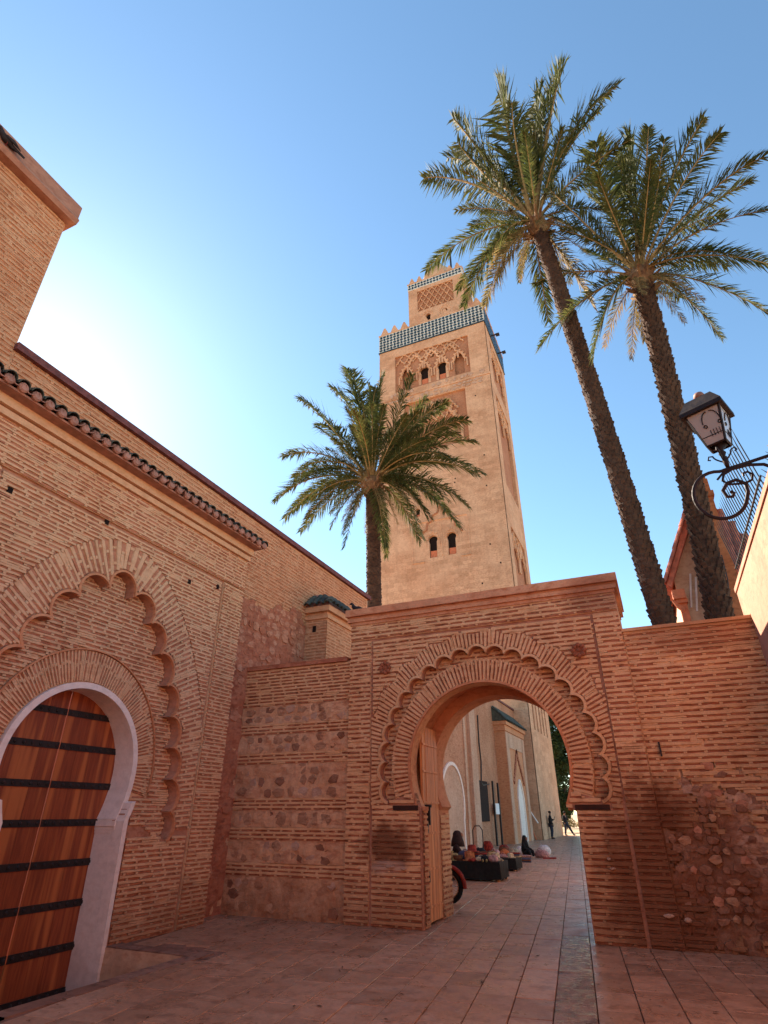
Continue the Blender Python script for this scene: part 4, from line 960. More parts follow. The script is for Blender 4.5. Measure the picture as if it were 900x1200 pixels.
# bracket built in the plane Y = 6.3
def B2(pts, r, name='bracket_scroll'):
    mb = MB(); mb.tube([(x, LY, z) for x, z in pts], r, 8, flat=.7); return mb.build(name, M['lamp_iron'], lampo)
B2([(1.76, 4.985), (1.68, 4.97), (1.5, 4.94), (1.33, 4.915), (1.24, 4.90)], .020, 'bracket_arm')
def spiral(cx, cz, r0_, r1_, a0_, a1_, n=30): return [(cx+(r0_+(r1_-r0_)*i/n)*cos(a0_+(a1_-a0_)*i/n), cz+(r0_+(r1_-r0_)*i/n)*sin(a0_+(a1_-a0_)*i/n)) for i in range(n+1)]
big = [(1.74, 4.78), (1.62, 4.88), (1.48, 4.91), (1.36, 4.90)]+[(1.14+.245*cos(t), 4.62+.285*sin(t)) for t in [radians(q) for q in range(75, 345, 12)]]+[(1.40, 4.60), (1.40, 4.70), (1.33, 4.76), (1.24, 4.74), (1.18, 4.66), (1.20, 4.58), (1.25, 4.57), (1.27, 4.61), (1.245, 4.635)]
B2(big, .020); B2([(1.30, 4.90), (1.22, 4.86), (1.16, 4.80)][::-1]+[], .012)
B2([(1.34, 4.90), (1.235, 4.85), (1.205, 4.78), (1.25, 4.72), (1.32, 4.71), (1.40, 4.70), (1.47, 4.725), (1.49, 4.79), (1.455, 4.83), (1.41, 4.82), (1.41, 4.79)], .014)
B2([(1.72, 4.5), (1.735, 5.1)], .022, 'wall_plate')

hs = thing('house', (3.0, 19, 0), 'pale plastered house with red pantile verge behind the palm and brick wall, right', 'house')
MB().box((1.42, 17.9, 0), (3.5, 24, 7.2)).build('wall', M['plaster_pale'], hs)
mb = MB(); mb.prism([(1.42, 7.2), (3.5, 7.2), (3.5, 8.1), (2.63, 10.05), (1.42, 7.7)], lambda u, v, d: (u, 17.9+d, v), 0, 6); mb.build('gable', M['plaster_pale'], hs)
mb = MB(); mb.box((1.39, 17.75, 6.0), (1.59, 17.92, 6.92)); mb.box((1.33, 17.66, 6.92), (1.62, 17.92, 7.03)); mb.box((1.27, 17.58, 7.03), (1.6, 17.92, 7.3)); mb.tube([(1.27, 17.75, 7.05), (1.36, 17.75, 6.85), (1.48, 17.75, 6.7)], .07, 8); mb.build('scroll_bracket', M['trim_orange'], hs)
MB().box((1.40, 17.82, 0), (1.65, 17.93, 6.0)).build('quoin', M['trim_orange'], hs)
for dx in (0, .12):
    mb = MB(); mb.tube([(1.68+dx, 17.86, 6.8-dx), (1.88+dx, 17.86, 7.8-dx)], .028, 6); mb.build('moulding', M['plaster_white'], hs)
mb = MB(); mb.prism([(1.17, 7.45), (1.28, 7.37), (2.64, 10.18), (2.56, 10.35)], lambda u, v, d: (u, 17.5+d, v), 0, 6); mb.build('roof', M['tile_red'], hs)
dirv = Vector((.98, 0, 2.03)).normalized(); nup = Vector((-dirv.z, 0, dirv.x))
tr = barrel(.46, .11); tr.materials.append(M['tile_red'])
for k in range(9):
    for j in range(5):
        place('pantile', tr, hs, m4(Vector((1.2+R.uniform(-.01, .01), 17.52+.26*j, 7.48))+dirv*(.37*k)+nup*.04, dirv, (0, 1, 0), nup))
mb = MB(); mb.prism([(2.85, 6.4), (3.7, 6.4), (3.7, 7.7), (2.85, 9.6)], lambda u, v, d: (u, 17.2+d, v), 0, .3); mb.build('back_roof', M['tile_red'], hs)
for k in range(4): place('pantile', tr, hs, m4((2.93+.21*k, 17.16, 6.8), (0, .05, 5.6-.95*k), (1, 0, 0), (0, -1, .05)))
ch = thing('chimney_pier', (2.5, 17, 0), 'tall blotchy orange-brown plaster pier standing beside the right palm trunk', 'pier')
MB().box((2.25, 16.9, 0), (2.87, 17.4, 10.3)).build('shaft', M['pier_brown'], ch)
MB().box((2.2, 16.84, 9.7), (2.92, 17.42, 9.87)).build('collar', M['pier_brown'], ch); MB().box((2.28, 16.93, 10.3), (2.84, 17.3, 10.48)).build('cap', M['pier_brown'], ch)
mb = MB(); mb.tube([(2.3, 16.82, 6.35), (2.53, 16.82, 6.64), (2.61, 16.82, 7.14), (2.64, 16.82, 7.85)], .016, 5); o = mb.build('dangling_wire', M['black_iron'], None); tag(o, 'thin wire drooping against the base of the brown pier', 'wire')

# unseen house added behind the camera to bounce warm light onto the gate
op_ = thing('added_bounce_house', (-8, -16, 0), 'long two-storey pink house added unseen behind the camera to bounce sunlight', 'house')
O3 = lambda u, v, d: (u, -15+d, v)
hl = [(-28+i*4.6, -26.8+i*4.6, z, z+1.8) for i in range(8) for z in (1.1, 4.8)]
mb = MB(); cells(mb, O3, -30, 9, 0, 8.5, hl, 0, -.4); mb.build('wall', M['plaster_pink'], op_)
MB().box((-30, -21, 0), (9, -15.9, 8.3)).build('core', M['plaster_pale'], op_); MB().box((-30.1, -21, 8.5), (9.1, -14.8, 8.7)).build('coping', M['tile_red'], op_)
for (a, b, z0, z1) in hl: w_ = MB().box((a, -15.32, z0), (b, -15.28, z1)).build('window', M['dark_hole'], op_); MB().box((a, -15.2, z0+.88), (b, -15.14, z0+.94)).box(((a+b)/2-.03, -15.2, z0), ((a+b)/2+.03, -15.135, z1)).build('frame', M['wood_old'], w_)

# ================================================================== PALMS
def unproj(px, py, Y):
    d = FW*FPX+RT*(px-450)-UP*(py-600); return CAM+d*((Y-CAM.y)/d.y)
def leafmat(name, a, b, tipc):
    m, nt, bs = newmat(name, .68, .15); P = pos(nt)
    c = mixc(nt, ramp(nt, noise(nt, P, 1.6, 4, .6), .35, .65), a, b)
    c = mixc(nt, mth(nt, 'MULTIPLY', ramp(nt, noise(nt, P, 6, 3, .6), .55, .75), .6), c, tipc)
    nt.links.new(c, bs.inputs['Base Color'])
    tr_ = nd(nt, 'ShaderNodeBsdfTranslucent'); nt.links.new(c, tr_.inputs[0]); mx = nd(nt, 'ShaderNodeMixShader'); mx.inputs[0].default_value = .38
    out = nt.nodes['Material Output']; nt.links.new(bs.outputs[0], mx.inputs[1]); nt.links.new(tr_.outputs[0], mx.inputs[2]); nt.links.new(mx.outputs[0], out.inputs[0])
    return m
M['palm_green'] = leafmat('palm_green', (.050, .065, .018), (.105, .105, .030), (.28, .20, .06))
M['palm_dry'] = leafmat('palm_dry', (.26, .17, .07), (.16, .13, .05), (.42, .30, .14))
M['rachis'] = plain('rachis', (.27, .17, .07), .95, .05, var=.3)
M['trunk'] = masonry('trunk', (.062, .032, .022), (.028, .015, .011), (.11, .06, .04), fine=20, big=2.5, bstr=1)
M['fibre'] = masonry('fibre', (.20, .10, .05), (.11, .05, .03), (.32, .19, .10), fine=30, big=3, bstr=1)
def frond(owner, p0, tip, lift, mat, npairs=128, wid=.74, seed=0):
    r = random.Random(seed); p0, tip = Vector(p0), Vector(tip); Ln = (tip-p0).length; sw = Vector((r.uniform(-.06, .06), r.uniform(-.06, .06), 0))*Ln
    p1 = p0.lerp(tip, .38)+Vector((0, 0, lift*Ln))+sw; p2 = p0.lerp(tip, .80)+Vector((0, 0, lift*.62*Ln))+sw*.6
    bz = lambda t: p0*(1-t)**3+p1*3*t*(1-t)**2+p2*3*t*t*(1-t)+tip*t**3
    N = 18; pts = [bz(i/N) for i in range(N+1)]; mb = MB(); mb.tube(pts, [.042*(1-.87*i/N)*(Ln/4.4) for i in range(N+1)], 5)
    nr = len(mb.f); roll = r.uniform(-1.0, 1.0); cl = 0; gap = [r.uniform(.3, 1) for _ in range(r.choice((0, 1, 2)))]
    for i in range(npairs):
        t = .13+.87*(i+.5)/npairs; p = bz(t); tg = (bz(min(1, t+.02))-bz(t-.02)).normalized()
        side = tg.cross(Vector((0, 0, 1)))
        if side.length < .05: side = tg.cross(Vector((1, 0, 0)))
        side.normalize(); up = side.cross(tg).normalized(); ro2 = roll*(1-t*.4)
        s2 = side*cos(ro2)+up*sin(ro2); u2 = up*cos(ro2)-side*sin(ro2)
        if i % 4 == 0: cl = r.uniform(-.35, .35)
        prof = min(1, (t-.09)/.20)*(1-.66*max(0, (t-.45)/.55)**1.5); L_ = wid*Ln/4.4*prof
        for s_ in (-1, 1):
            if any(abs(t-g) < .02 for g in gap) and r.random() < .8: continue
            f = .75+.7*t+r.uniform(-.25, .25)+cl*.6; dr = (tg*f+s2*s_*(.95+r.uniform(-.25, .25))+u2*(.40+cl+r.uniform(-.45, .45))).normalized()
            l = L_*r.uniform(.7, 1.2); w = .0185*Ln/4.4*r.uniform(.75, 1.25); wd = dr.cross(u2+s2*r.uniform(-.9, .9)).normalized()*w
            q = p+dr*l*.5+Vector((0, 0, -l*.03)); e = p+dr*l+Vector((0, 0, -l*r.uniform(.10, .42)))
            mb.add([p-wd*.5, p+wd*.5, q+wd, q-wd, e], [(0, 1, 2, 3), (3, 2, 4)])
    me = bpy.data.meshes.new('frond'); me.from_pydata(mb.v, [], mb.f); me.materials.append(M['rachis']); me.materials.append(M[mat])
    me.polygons.foreach_set('material_index', [0]*nr+[1]*(len(mb.f)-nr)); me.update(); return link('frond', me, owner)
def palm(base, crown, r0, r1, tips, label, group, dead=(), extra=14, seed=1, stub=.13, dup=0):
    r = random.Random(seed); base, crown = Vector(base), Vector(crown); t = thing('palm_tree', base, label, 'palm tree', group)
    px_c = proj(crown); H = (crown-base).length; N = 40; pts = []; rad = []
    for i in range(N+1):
        s_ = i/N; p = base.lerp(crown, s_)+Vector((sin(s_*3.0)*.12, 0, 0)); pts.append(p); rad.append(r0+(r1-r0)*s_+(.12*math.exp(-s_*14)))
    rad[-1] *= 1.1; MB().tube(pts, rad, 14).build('trunk', M['trunk'], t, True)
    mb = MB(); n = int(H/.135); per = 11
    for k in range(n):
        s_ = k/n; idx = min(N-1, int(s_*N)); c = pts[idx].lerp(pts[idx+1], s_*N-idx); rr = rad[idx]
        for j in range(per):
            a = 2*pi*(j+.5*(k % 2))/per+r.uniform(-.1, .1); e = Vector((cos(a), sin(a), 0)); f = Vector((-e.y, e.x, 0)); w = 2*pi*rr/per*.46; hh = stub*r.uniform(.8, 1.25); o = rr*.93
            x = stub*.32*r.uniform(.6, 1.5)
            mb.add([c+e*o-f*w-Vector((0, 0, .02)), c+e*o+f*w-Vector((0, 0, .02)), c+e*(o+x)+f*w*.55+Vector((0, 0, hh*.75)), c+e*(o+x)-f*w*.55+Vector((0, 0, hh*.75)), c+e*(o-.02)+Vector((0, 0, hh))-f*w*.5, c+e*(o-.02)+Vector((0, 0, hh))+f*w*.5],
                   [(0, 1, 2, 3), (3, 2, 5, 4), (1, 5, 2), (0, 3, 4)])
    o = mb.build('leaf_scars', M['trunk'], t); o['kind'] = 'stuff'
    # fibrous head with cut leaf bases
    mb = MB(); mb.lathe([(r1*.9, -.5), (r1*1.35, -.2), (r1*1.55, .15), (r1*1.2, .45), (r1*.5, .7)], c=crown, n=14)
    for k in range(46):
        a = r.uniform(0, 2*pi); z = r.uniform(-.5, .35); e = Vector((cos(a), sin(a), r.uniform(.5, 1.4))).normalized(); c = crown+Vector((cos(a)*r1*1.1, sin(a)*r1*1.1, z)); mb.tube([c, c+e*r.uniform(.22, .5)], [.06, .035], 5)
    mb.build('crown_base', M['fibre'], t)
    if dup: tips = list(tips)+[(q[0]+(px_c[0]-q[0])*r.uniform(.02, .30)+r.uniform(-16, 16), q[1]+(px_c[1]-q[1])*r.uniform(.02, .30)+r.uniform(-12, 12)) for q in tips for _ in range(dup)]
    for i, q in enumerate(tips):
        px, py = q[:2]; dy = q[2] if len(q) > 2 else r.uniform(-1.2, 1.2)
        tip = unproj(px, py, crown.y+dy); a = r.uniform(0, 2*pi); p0 = crown+Vector((cos(a)*r1*.4, sin(a)*r1*.4, .3)); d = tip-p0
        lift = .12+.20*max(0, 1-max(0, d.z)/max(.1, d.length)) if d.z > 0 else .30
        frond(t, p0, tip, lift, 'palm_dry' if i in dead else 'palm_green', seed=seed*100+i)
    Lm = 4.2*(r1/.27)**.3
    for k in range(extra):
        a = 2.4*k+seed; el = radians(r.uniform(15, 75)); l = Lm*r.uniform(.75, .95); tip = crown+Vector((cos(a)*cos(el)*l, sin(a)*cos(el)*l, sin(el)*l+.2))
        frond(t, crown+Vector((cos(a)*.1, sin(a)*.1, .35)), tip, .16, 'palm_green', seed=seed*100+50+k)
    for k in range(7):
        a = 2.4*k+1+seed; l = Lm*r.uniform(.45, .7); tip = crown+Vector((cos(a)*l*.55, sin(a)*l*.55, -l*.75)); frond(t, crown+Vector((cos(a)*r1*.8, sin(a)*r1*.8, .0)), tip, .22, 'palm_dry', npairs=70, seed=seed*100+80+k)
    for k in range(5):      # date stalks
        a = r.uniform(0, 2*pi); c = crown+Vector((cos(a)*r1*.8, sin(a)*r1*.8, .3)); mb = MB(); e = Vector((cos(a), sin(a), 0))
        st = [c, c+e*.5+Vector((0, 0, .35)), c+e*.85+Vector((0, 0, .1))]; mb.tube(st, .02, 5)
        for j in range(22): mb.tube([st[2], st[2]+e*r.uniform(-.05, .35)+Vector((r.uniform(-.2, .2), r.uniform(-.2, .2), -r.uniform(.1, .6)))], .012, 3)
        mb.build('date_stalk', M['palm_dry'], t)
    return t
GP = 'date palms rising behind the brick walls'
Yp = 14.6
b1, c1 = unproj(773, 730, Yp), unproj(630, 268, Yp)
k1 = (c1-b1)/(c1.z-b1.z); base1 = b1-k1*b1.z
palm(base1, c1, .27, .235, [(497, 209), (531, 139), (524, 185, 1), (536, 167), (592, 95, .5), (600, 120, -1), (634, 104), (660, 79), (645, 110, 1), (723, 102), (704, 130, .6), (499, 317, -.5), (536, 340), (552, 265, 1.4), (543, 359, .4), (569, 359, -.6),
     (608, 331, 1), (643, 377, .8), (700, 215, 1), (741, 163, 0), (695, 359, .5), (660, 330, 1.5), (720, 250, -.5), (565, 210, 1.6), (612, 150, 1.5), (575, 300, -1.5)],
     'tallest date palm with leaning trunk, left of the two palms behind the brick wall', GP, dead=(15, 20), extra=10, seed=3, stub=.15)
b2, c2 = unproj(838, 722, Yp), unproj(752, 330, Yp)
k2 = (c2-b2)/(c2.z-b2.z); base2 = b2-k2*b2.z
palm(base2, c2, .27, .235, [(632, 408), (695, 419), (846, 396), (902, 368), (915, 314), (910, 245), (895, 184), (844, 156), (825, 139), (881, 212), (760, 149), (699, 167), (643, 221), (641, 255, .5), (774, 382, 1), (685, 293), (737, 153, .8), (779, 163, -.6),
     (657, 270, -1), (755, 400, 1.6), (720, 190, 1), (800, 200, 1), (850, 250, 1.2), (690, 230, 1.3), (860, 300, -.8)],
     'thick date palm with a straight trunk nearest the wall lantern', GP, dead=(19,), extra=10, seed=5, stub=.21)
b3, c3 = unproj(437, 705, 22), unproj(436, 572, 22)
palm(Vector((b3.x, 22, 0)), c3, .36, .32, [(407, 433), (350, 468), (388, 455, 1), (450, 440), (483, 440, -1), (332, 535), (322, 587), (332, 610), (352, 623), (387, 620), (403, 642), (547, 492), (557, 518, 1), (560, 557), (548, 593), (538, 617, -1), (492, 638),
     (453, 653, 1.5), (500, 467, 1), (433, 453, 1), (345, 560, 1.5), (530, 540, -1.5), (370, 500, -1.5), (520, 480, 1.5), (360, 590, -1.5), (525, 600, 1.5)],
     'shorter bushy date palm in front of the minaret, rising behind the gateway', GP, extra=18, seed=9, dup=1)

# ================================================================== trees and far ground
def tree(base, h, rad, trunkh, label, seed, mats, n=15000, lean=.0, leaf=.42):
    r = random.Random(seed); t = thing('tree', base, label, 'tree', 'trees past the end of the passage'); base = Vector(base)
    mb = MB(); mb.tube([base, base+Vector((.1, 0, trunkh*.6)), base+Vector((lean, 0, trunkh*1.4))], [.3, .22, .12], 8)
    cl = []
    for k in range(26):
        a = r.uniform(0, 2*pi); q = r.uniform(.1, 1); z = trunkh+(h-trunkh)*r.random(); w = rad*(sin(pi*min(1, max(.08, (z-trunkh)/(h-trunkh)*.85+.12)))**.7)
        c = base+Vector((cos(a)*w*q*.8+lean*z/h, sin(a)*w*q*.8, z)); cl.append((c, r.uniform(.5, 1.15)*rad*.36)); 
        if k < 12: mb.tube([base+Vector((0, 0, trunkh*r.uniform(.7, 1.2))), c], [.09, .03], 5)
    mb.build('trunk', M['trunk'], t); mb = MB()
    for i in range(n):
        c, q = r.choice(cl); d = Vector((r.gauss(0, 1), r.gauss(0, 1), r.gauss(0, 1))).normalized(); p = c+d*q*r.uniform(.55, 1.05)
        x = Vector((r.gauss(0, 1), r.gauss(0, 1), r.gauss(0, .6))).normalized(); y = x.cross(d+Vector((0, 0, .3))).normalized(); l = leaf*r.uniform(.6, 1.3)
        mb.add([p-x*l*.5, p+y*l*.25, p+x*l*.5, p-y*l*.25], [(0, 1, 2, 3)])
    mb.build('crown', mats, t)
M['leaf_dark'] = leafmat('leaf_dark', (.022, .036, .014), (.042, .062, .018), (.10, .12, .03))
tree((-10.0, 64, 0), 12.5, 3.6, 1.8, 'dark dense tree just past the minaret corner, seen through the arch', 21, M['leaf_dark'])
tree((-6.0, 70, 0), 13.5, 4.4, 2.0, 'second dark tree further right behind the arch edge', 22, M['leaf_dark'])
tree((-13.5, 84, 0), 11, 4.0, 1.6, 'far tree standing behind the minaret corner', 23, M['leaf_dark'], 8000)
for i, (x, y, q, ln) in enumerate(((-11.0, 76, 1.1, 'tan round shrub at the end of the passage, beneath the trees'), (-9.4, 79, .9, 'smaller shrub beside the tan shrub under the trees'))):
    t = thing('shrub', (x, y, 0), ln, 'shrub'); r = random.Random(i); mb = MB()
    for k in range(700):
        d = Vector((r.gauss(0, 1), r.gauss(0, 1), abs(r.gauss(0, 1)))).normalized(); p = Vector((x, y, .2))+d*q*r.uniform(.6, 1.1); xx = Vector((r.gauss(0, 1), r.gauss(0, 1), r.gauss(0, 1))).normalized(); yy = xx.cross(d).normalized()
        mb.add([p-xx*.12, p+yy*.05, p+xx*.12, p-yy*.05], [(0, 1, 2, 3)])
    mb.build('foliage', M['palm_dry'], t)
    MB().tube([(x, y, 0), (x, y, .6)], .06, 6).build('stem', M['trunk'], t)

# ================================================================== GROUND
mg = masonry('paving', (.40, .215, .145), (.27, .135, .09), (.50, .29, .20), fine=22, big=.7, bstr=.25)
nt = mg.node_tree; bs = nt.nodes['Principled BSDF']; P = pos(nt)
nt.links.new(ramp(nt, noise(nt, P, 3.3, 5, .65),   .35, .7, .26, .58), bs.inputs['Roughness']); bs.inputs['Specular IOR Level'].default_value = .42
M['paving'] = mg
for k_, f_ in (('paving_dark', .83), ('paving_light', 1.12)):
    mv = mg.copy(); mv.name = k_; M[k_] = mv; hn = mv.node_tree.nodes.new('ShaderNodeHueSaturation'); hn.inputs['Value'].default_value = f_
    bb = mv.node_tree.nodes['Principled BSDF']; src = bb.inputs['Base Color'].links[0].from_socket; mv.node_tree.links.new(src, hn.inputs['Color']); mv.node_tree.links.new(hn.outputs[0], bb.inputs['Base Color'])
mg2 = masonry('paving_worn', (.25, .12, .085), (.10, .05, .035), (.38, .22, .17), fine=34, big=1.2, bstr=1.0)
nt = mg2.node_tree; bs = nt.nodes['Principled BSDF']; nt.links.new(ramp(nt, noise(nt, pos(nt), 9, 5, .65), .35, .7, .12, .5), bs.inputs['Roughness']); bs.inputs['Specular IOR Level'].default_value = .6
M['paving_worn'] = mg2
M['joint'] = masonry('joint', (.11, .05, .035), (.07, .03, .02), (.15, .08, .055), fine=20)
M['earth'] = masonry('earth', (.42, .30, .20), (.34, .22, .14), (.5, .38, .27), fine=3, big=.2)
PITR = (-7.95, -5.95, 4.6, 7.18)
mb = MB(); S = 900; z = -.045
X_ = [-S, PITR[0], PITR[1], S]; Y_ = [-S, PITR[2], PITR[3], S]
for i in range(3):
    for j in range(3):
        if i == 1 and j == 1: continue
        mb.add([(X_[i], Y_[j], z), (X_[i+1], Y_[j], z), (X_[i+1], Y_[j+1], z), (X_[i], Y_[j+1], z)], [(0, 1, 2, 3)])
ground = mb.build('ground', M['earth'], None); ground['kind'] = 'structure'
mb = MB(); X_ = [-9.3, PITR[0], PITR[1], 1.9]; Y_ = [-8, PITR[2], PITR[3], 55.5]; z = -.018
for i in range(3):
    for j in range(3):
        if i == 1 and j == 1: continue
        mb.add([(X_[i], Y_[j], z), (X_[i+1], Y_[j], z), (X_[i+1], Y_[j+1], z), (X_[i], Y_[j+1], z)], [(0, 1, 2, 3)])
pav = mb.build('pavement', M['joint'], None); pav['kind'] = 'structure'
e1 = Vector((-sin(radians(7.4)), cos(radians(7.4)), 0)); e2 = Vector((cos(radians(7.4)), sin(radians(7.4)), 0))
for i in range(-27, 26):
    s0 = -.05+i*.38; offs = R.uniform(0, .62); j = -6
    tt = -5+offs
    while tt < 56:
        ln = .62*(1 if R.random() < .8 else R.choice((.7, 1.35))); c = e1*(tt+ln/2)+e2*(s0+.19); tt += ln
        if not (-9.4 < c.x < (1.8 if c.y < 10.5 else 7) and -2 < c.y < 55): continue
        if c.x < PITR[1]+.22 and c.y < PITR[3]+.30 and c.y > PITR[2]-.4: continue
        if c.x < -7.35 and c.y < 9.1: continue
        if c.y < 9.6 and c.x+ (c.y)*.75 < -4.5 and c.y < 3: continue
        wr = (-.44 < s0 < -.40) and c.y < 10.9
        put(pav, 'paving_slab', 'paving_slab', 'paving_worn' if wr else R.choice(('paving', 'paving', 'paving_dark', 'paving_light', 'paving')), m4(c+Vector((0, 0, -.03+R.uniform(-.003, .003))), e1*(ln-.010), -e2*(.38-.009), Vector((0, 0, .03))))
# sunken threshold in front of the wooden door
pit = thing('sunken_threshold', (-7, 6, 0)); pit['kind'] = 'structure'
M['step'] = masonry('step', (.25, .12, .085), (.14, .065, .045), (.36, .2, .15), fine=20, big=1.1)
mb = MB(); y0, y1 = 4.6, 7.18
mb.add([(-7.95, y0, -.585), (-7.95, y1, -.585), (-7.36, y1, -.56), (-7.36, y0, -.56), (-6.5, y1, -.25), (-6.5, y0, -.25)], [(0, 1, 2, 3), (3, 2, 4, 5)]); mb.build('sloping_floor', M['step'], pit)
MB().box((-6.5, y0, -.5), (-6.22, y1, -.17)).build('step', M['step'], pit); MB().box((-6.22, y0, -.5), (-5.94, y1, -.085)).build('step', M['step'], pit)
MB().box((-5.94, y0-.1, -.4), (-5.72, 7.46, .004)).build('kerb', M['step'], pit)
MB().box((-7.33, 7.19, -.6), (-5.94, 7.46, .006)).build('kerb', M['step'], pit)
rough_sheet(pit, lambda u, v, d: (u, 7.175-d, v), -7.36, -5.97, -.58, -.002, 0, .015, 'plaster_pale', 'plaster_cheek', .06)
MB().box((-7.30, 4.3, -.6), (-5.72, 4.6, .004)).build('kerb', M['step'], pit)
MB().box((-7.33, 7.465, -.03), (-5.35, 7.95, -.012)).box((-5.715, 4.0, -.03), (-5.35, 7.46, -.011)).build('slab_bed', M['step'], pit)
flr = MB().box((-7.34, 4.0, -.02), (-5.72, 4.3, -.001)).build('slab', M['step'], pit)

r_ = random.Random(4); mb = MB()
for k in range(260):
    x, y = r_.uniform(-7, 1.6), r_.uniform(2.5, 9.9)
    if k % 3 == 0: x, y = r_.choice((r_.uniform(-7.2, -4), r_.uniform(-1, 1.6))), r_.uniform(9.2, 9.95)
    if x < PITR[1]+.1 and PITR[2] < y < PITR[3]+.1: continue
    a = r_.uniform(0, 6.3); l = r_.uniform(.012, .04); e = Vector((cos(a), sin(a), r_.uniform(-.1, .3)))*l; f = Vector((-sin(a), cos(a), 0))*l*r_.uniform(.25, .5); c = Vector((x, y, .008+r_.uniform(0, .008)))
    mb.add([c-e, c+f, c+e, c-f, c+Vector((0, 0, .006))], [(0, 1, 4), (1, 2, 4), (2, 3, 4), (3, 0, 4)])
o = mb.build('fallen_leaves', plain('litter', (.14, .08, .05), .9, .2, var=.6, scale=3), None); o['kind'] = 'stuff'
# ================================================================== PEOPLE, BIKE, STALLS, BIRDS
def cloth(name, col, var=.25): 
    if name not in M: M[name] = plain(name, col, .85, .2, var=var, scale=14, bstr=.3)
    return M[name]
def skinned(name, verts, edges, radii, mat, parent, sub=2):
    me = bpy.data.meshes.new(name); me.from_pydata(verts, edges, []); o = link(name, me, parent, mat)
    me.materials.clear(); me.materials.append(mat)
    sk = o.modifiers.new('skin', 'SKIN')
    bpy.context.view_layer.objects.active = o
    for i, r in enumerate(radii):
        d = me.skin_vertices[0].data[i]; d.radius = (r, r*.9) if not isinstance(r, tuple) else r; d.use_root = i == 0
    ss = o.modifiers.new('sub', 'SUBSURF'); ss.levels = sub; ss.render_levels = sub; sk.use_smooth_shade = True
    return o
def chain_edges(chains): return [(c[i], c[i+1]) for c in chains for i in range(len(c)-1)]
def person_standing(loc, rot, label, top, leg, pose=0, h=1.72):
    t = thing('person', loc, label, 'person'); k = h/1.72
    # joints, local: x right, y forward
    J = {'pel': (0, 0, .95), 'sp': (0, -.01, 1.12), 'ch': (0, 0, 1.34), 'nk': (0, .01, 1.50), 'hd': (0, .035, 1.58), 'ht': (0, .03, 1.68),
         'hl': (-.10, 0, .88), 'kl': (-.13, .06, .50), 'al': (-.15, -.02, .09), 'fl': (-.17, .14, .04), 'hr': (.10, 0, .88), 'kr': (.13, .02, .49), 'ar': (.17, -.03, .09), 'fr': (.19, .13, .04),
         'sl': (-.19, 0, 1.40), 'el': (-.25, .02, 1.13), 'wl': (-.14, .25, 1.20), 'nl': (-.08, .31, 1.24), 'sr': (.19, 0, 1.40), 'er': (.24, -.02, 1.13), 'wr': (.26, .08, .90), 'nr': (.26, .11, .82)}
    if pose: J.update(kl=(-.16, .24, .52), al=(-.20, .48, .11), fl=(-.21, .62, .06))
    Rz = Matrix.Rotation(rot, 3, 'Z'); W = {n: tuple(Rz @ (Vector(v)*k)+Vector(loc)) for n, v in J.items()}
    def sk(name, chains, rad, mat):
        names = []; 
        for c in chains:
            for n in c:
                if n not in names: names.append(n)
        ed_ = chain_edges([[names.index(n) for n in c] for c in chains]); return skinned(name, [W[n] for n in names], ed_, [rad[n] for n in names], mat, t)
    body = sk('body', [['ch', 'nk', 'hd', 'ht'], ['ch', 'sl', 'el', 'wl', 'nl'], ['ch', 'sr', 'er', 'wr', 'nr'], ['ch', 'pel', 'hl', 'kl', 'al', 'fl'], ['pel', 'hr', 'kr', 'ar', 'fr']],
        dict(ch=(.14, .10), nk=.052, hd=.085, ht=.075, sl=.06, el=.043, wl=.03, nl=.035, sr=.06, er=.043, wr=.03, nr=.035, pel=(.13, .10), hl=.085, kl=.06, al=.04, fl=.035, hr=.085, kr=.06, ar=.04, fr=.035), cloth('skin_brown', (.22, .11, .07), .1))
    sk('jacket', [['sp', 'pel'], ['sp', 'ch', 'sl', 'el', 'wl'], ['ch', 'sr', 'er', 'wr']], dict(sp=(.19, .15), pel=(.195, .15), ch=(.215, .16), sl=.11, el=.085, wl=.06, sr=.11, er=.085, wr=.06), top)
    sk('trousers', [['pel', 'hl', 'kl', 'al'], ['pel', 'hr', 'kr', 'ar']], dict(pel=(.18, .14), hl=.13, kl=.10, al=.078, hr=.13, kr=.10, ar=.078), leg)
    for a, f in (('al', 'fl'), ('ar', 'fr')):
        mb = MB(); A, F = Vector(W[a]), Vector(W[f]); mb.tube([A+Vector((0, 0, -.03))-(F-A)*.25, A.lerp(F, .5)+Vector((0, 0, -.025)), F+(F-A)*.15], [.05, .055, .03], 8); mb.build('shoe', cloth('shoe_dark', (.02, .017, .016)), t, True)
    mb = MB(); hc = Vector(W['hd']).lerp(Vector(W['ht']), .6); mb.lathe([(.03, -.06), (.095*k, -.02), (.10*k, .04), (.08*k, .09), (.03, .115)], c=hc-Rz @ Vector((0, .02, 0)), n=12); mb.build('hair', cloth('hair_black', (.015, .01, .009)), t, True)
    return t
person_standing((-7.95, 47.2, 0), radians(-80), 'person in black clothes leaning on the minaret wall, looking at a phone', cloth('cloth_black', (.012, .012, .014)), cloth('cloth_navy', (.02, .025, .04)))
person_standing((-8.0, 54.6, 0), radians(-110), 'person half hidden behind the minaret corner, one leg stretched out', cloth('cloth_black', (0, 0, 0)), M['cloth_navy'], 1)
ph_ = MB().box((-7.63, 47.08, 1.26), (-7.60, 47.15, 1.40)).build('phone', M['black_iron'], None); tag(ph_, 'small dark phone held up by the leaning person', 'phone')
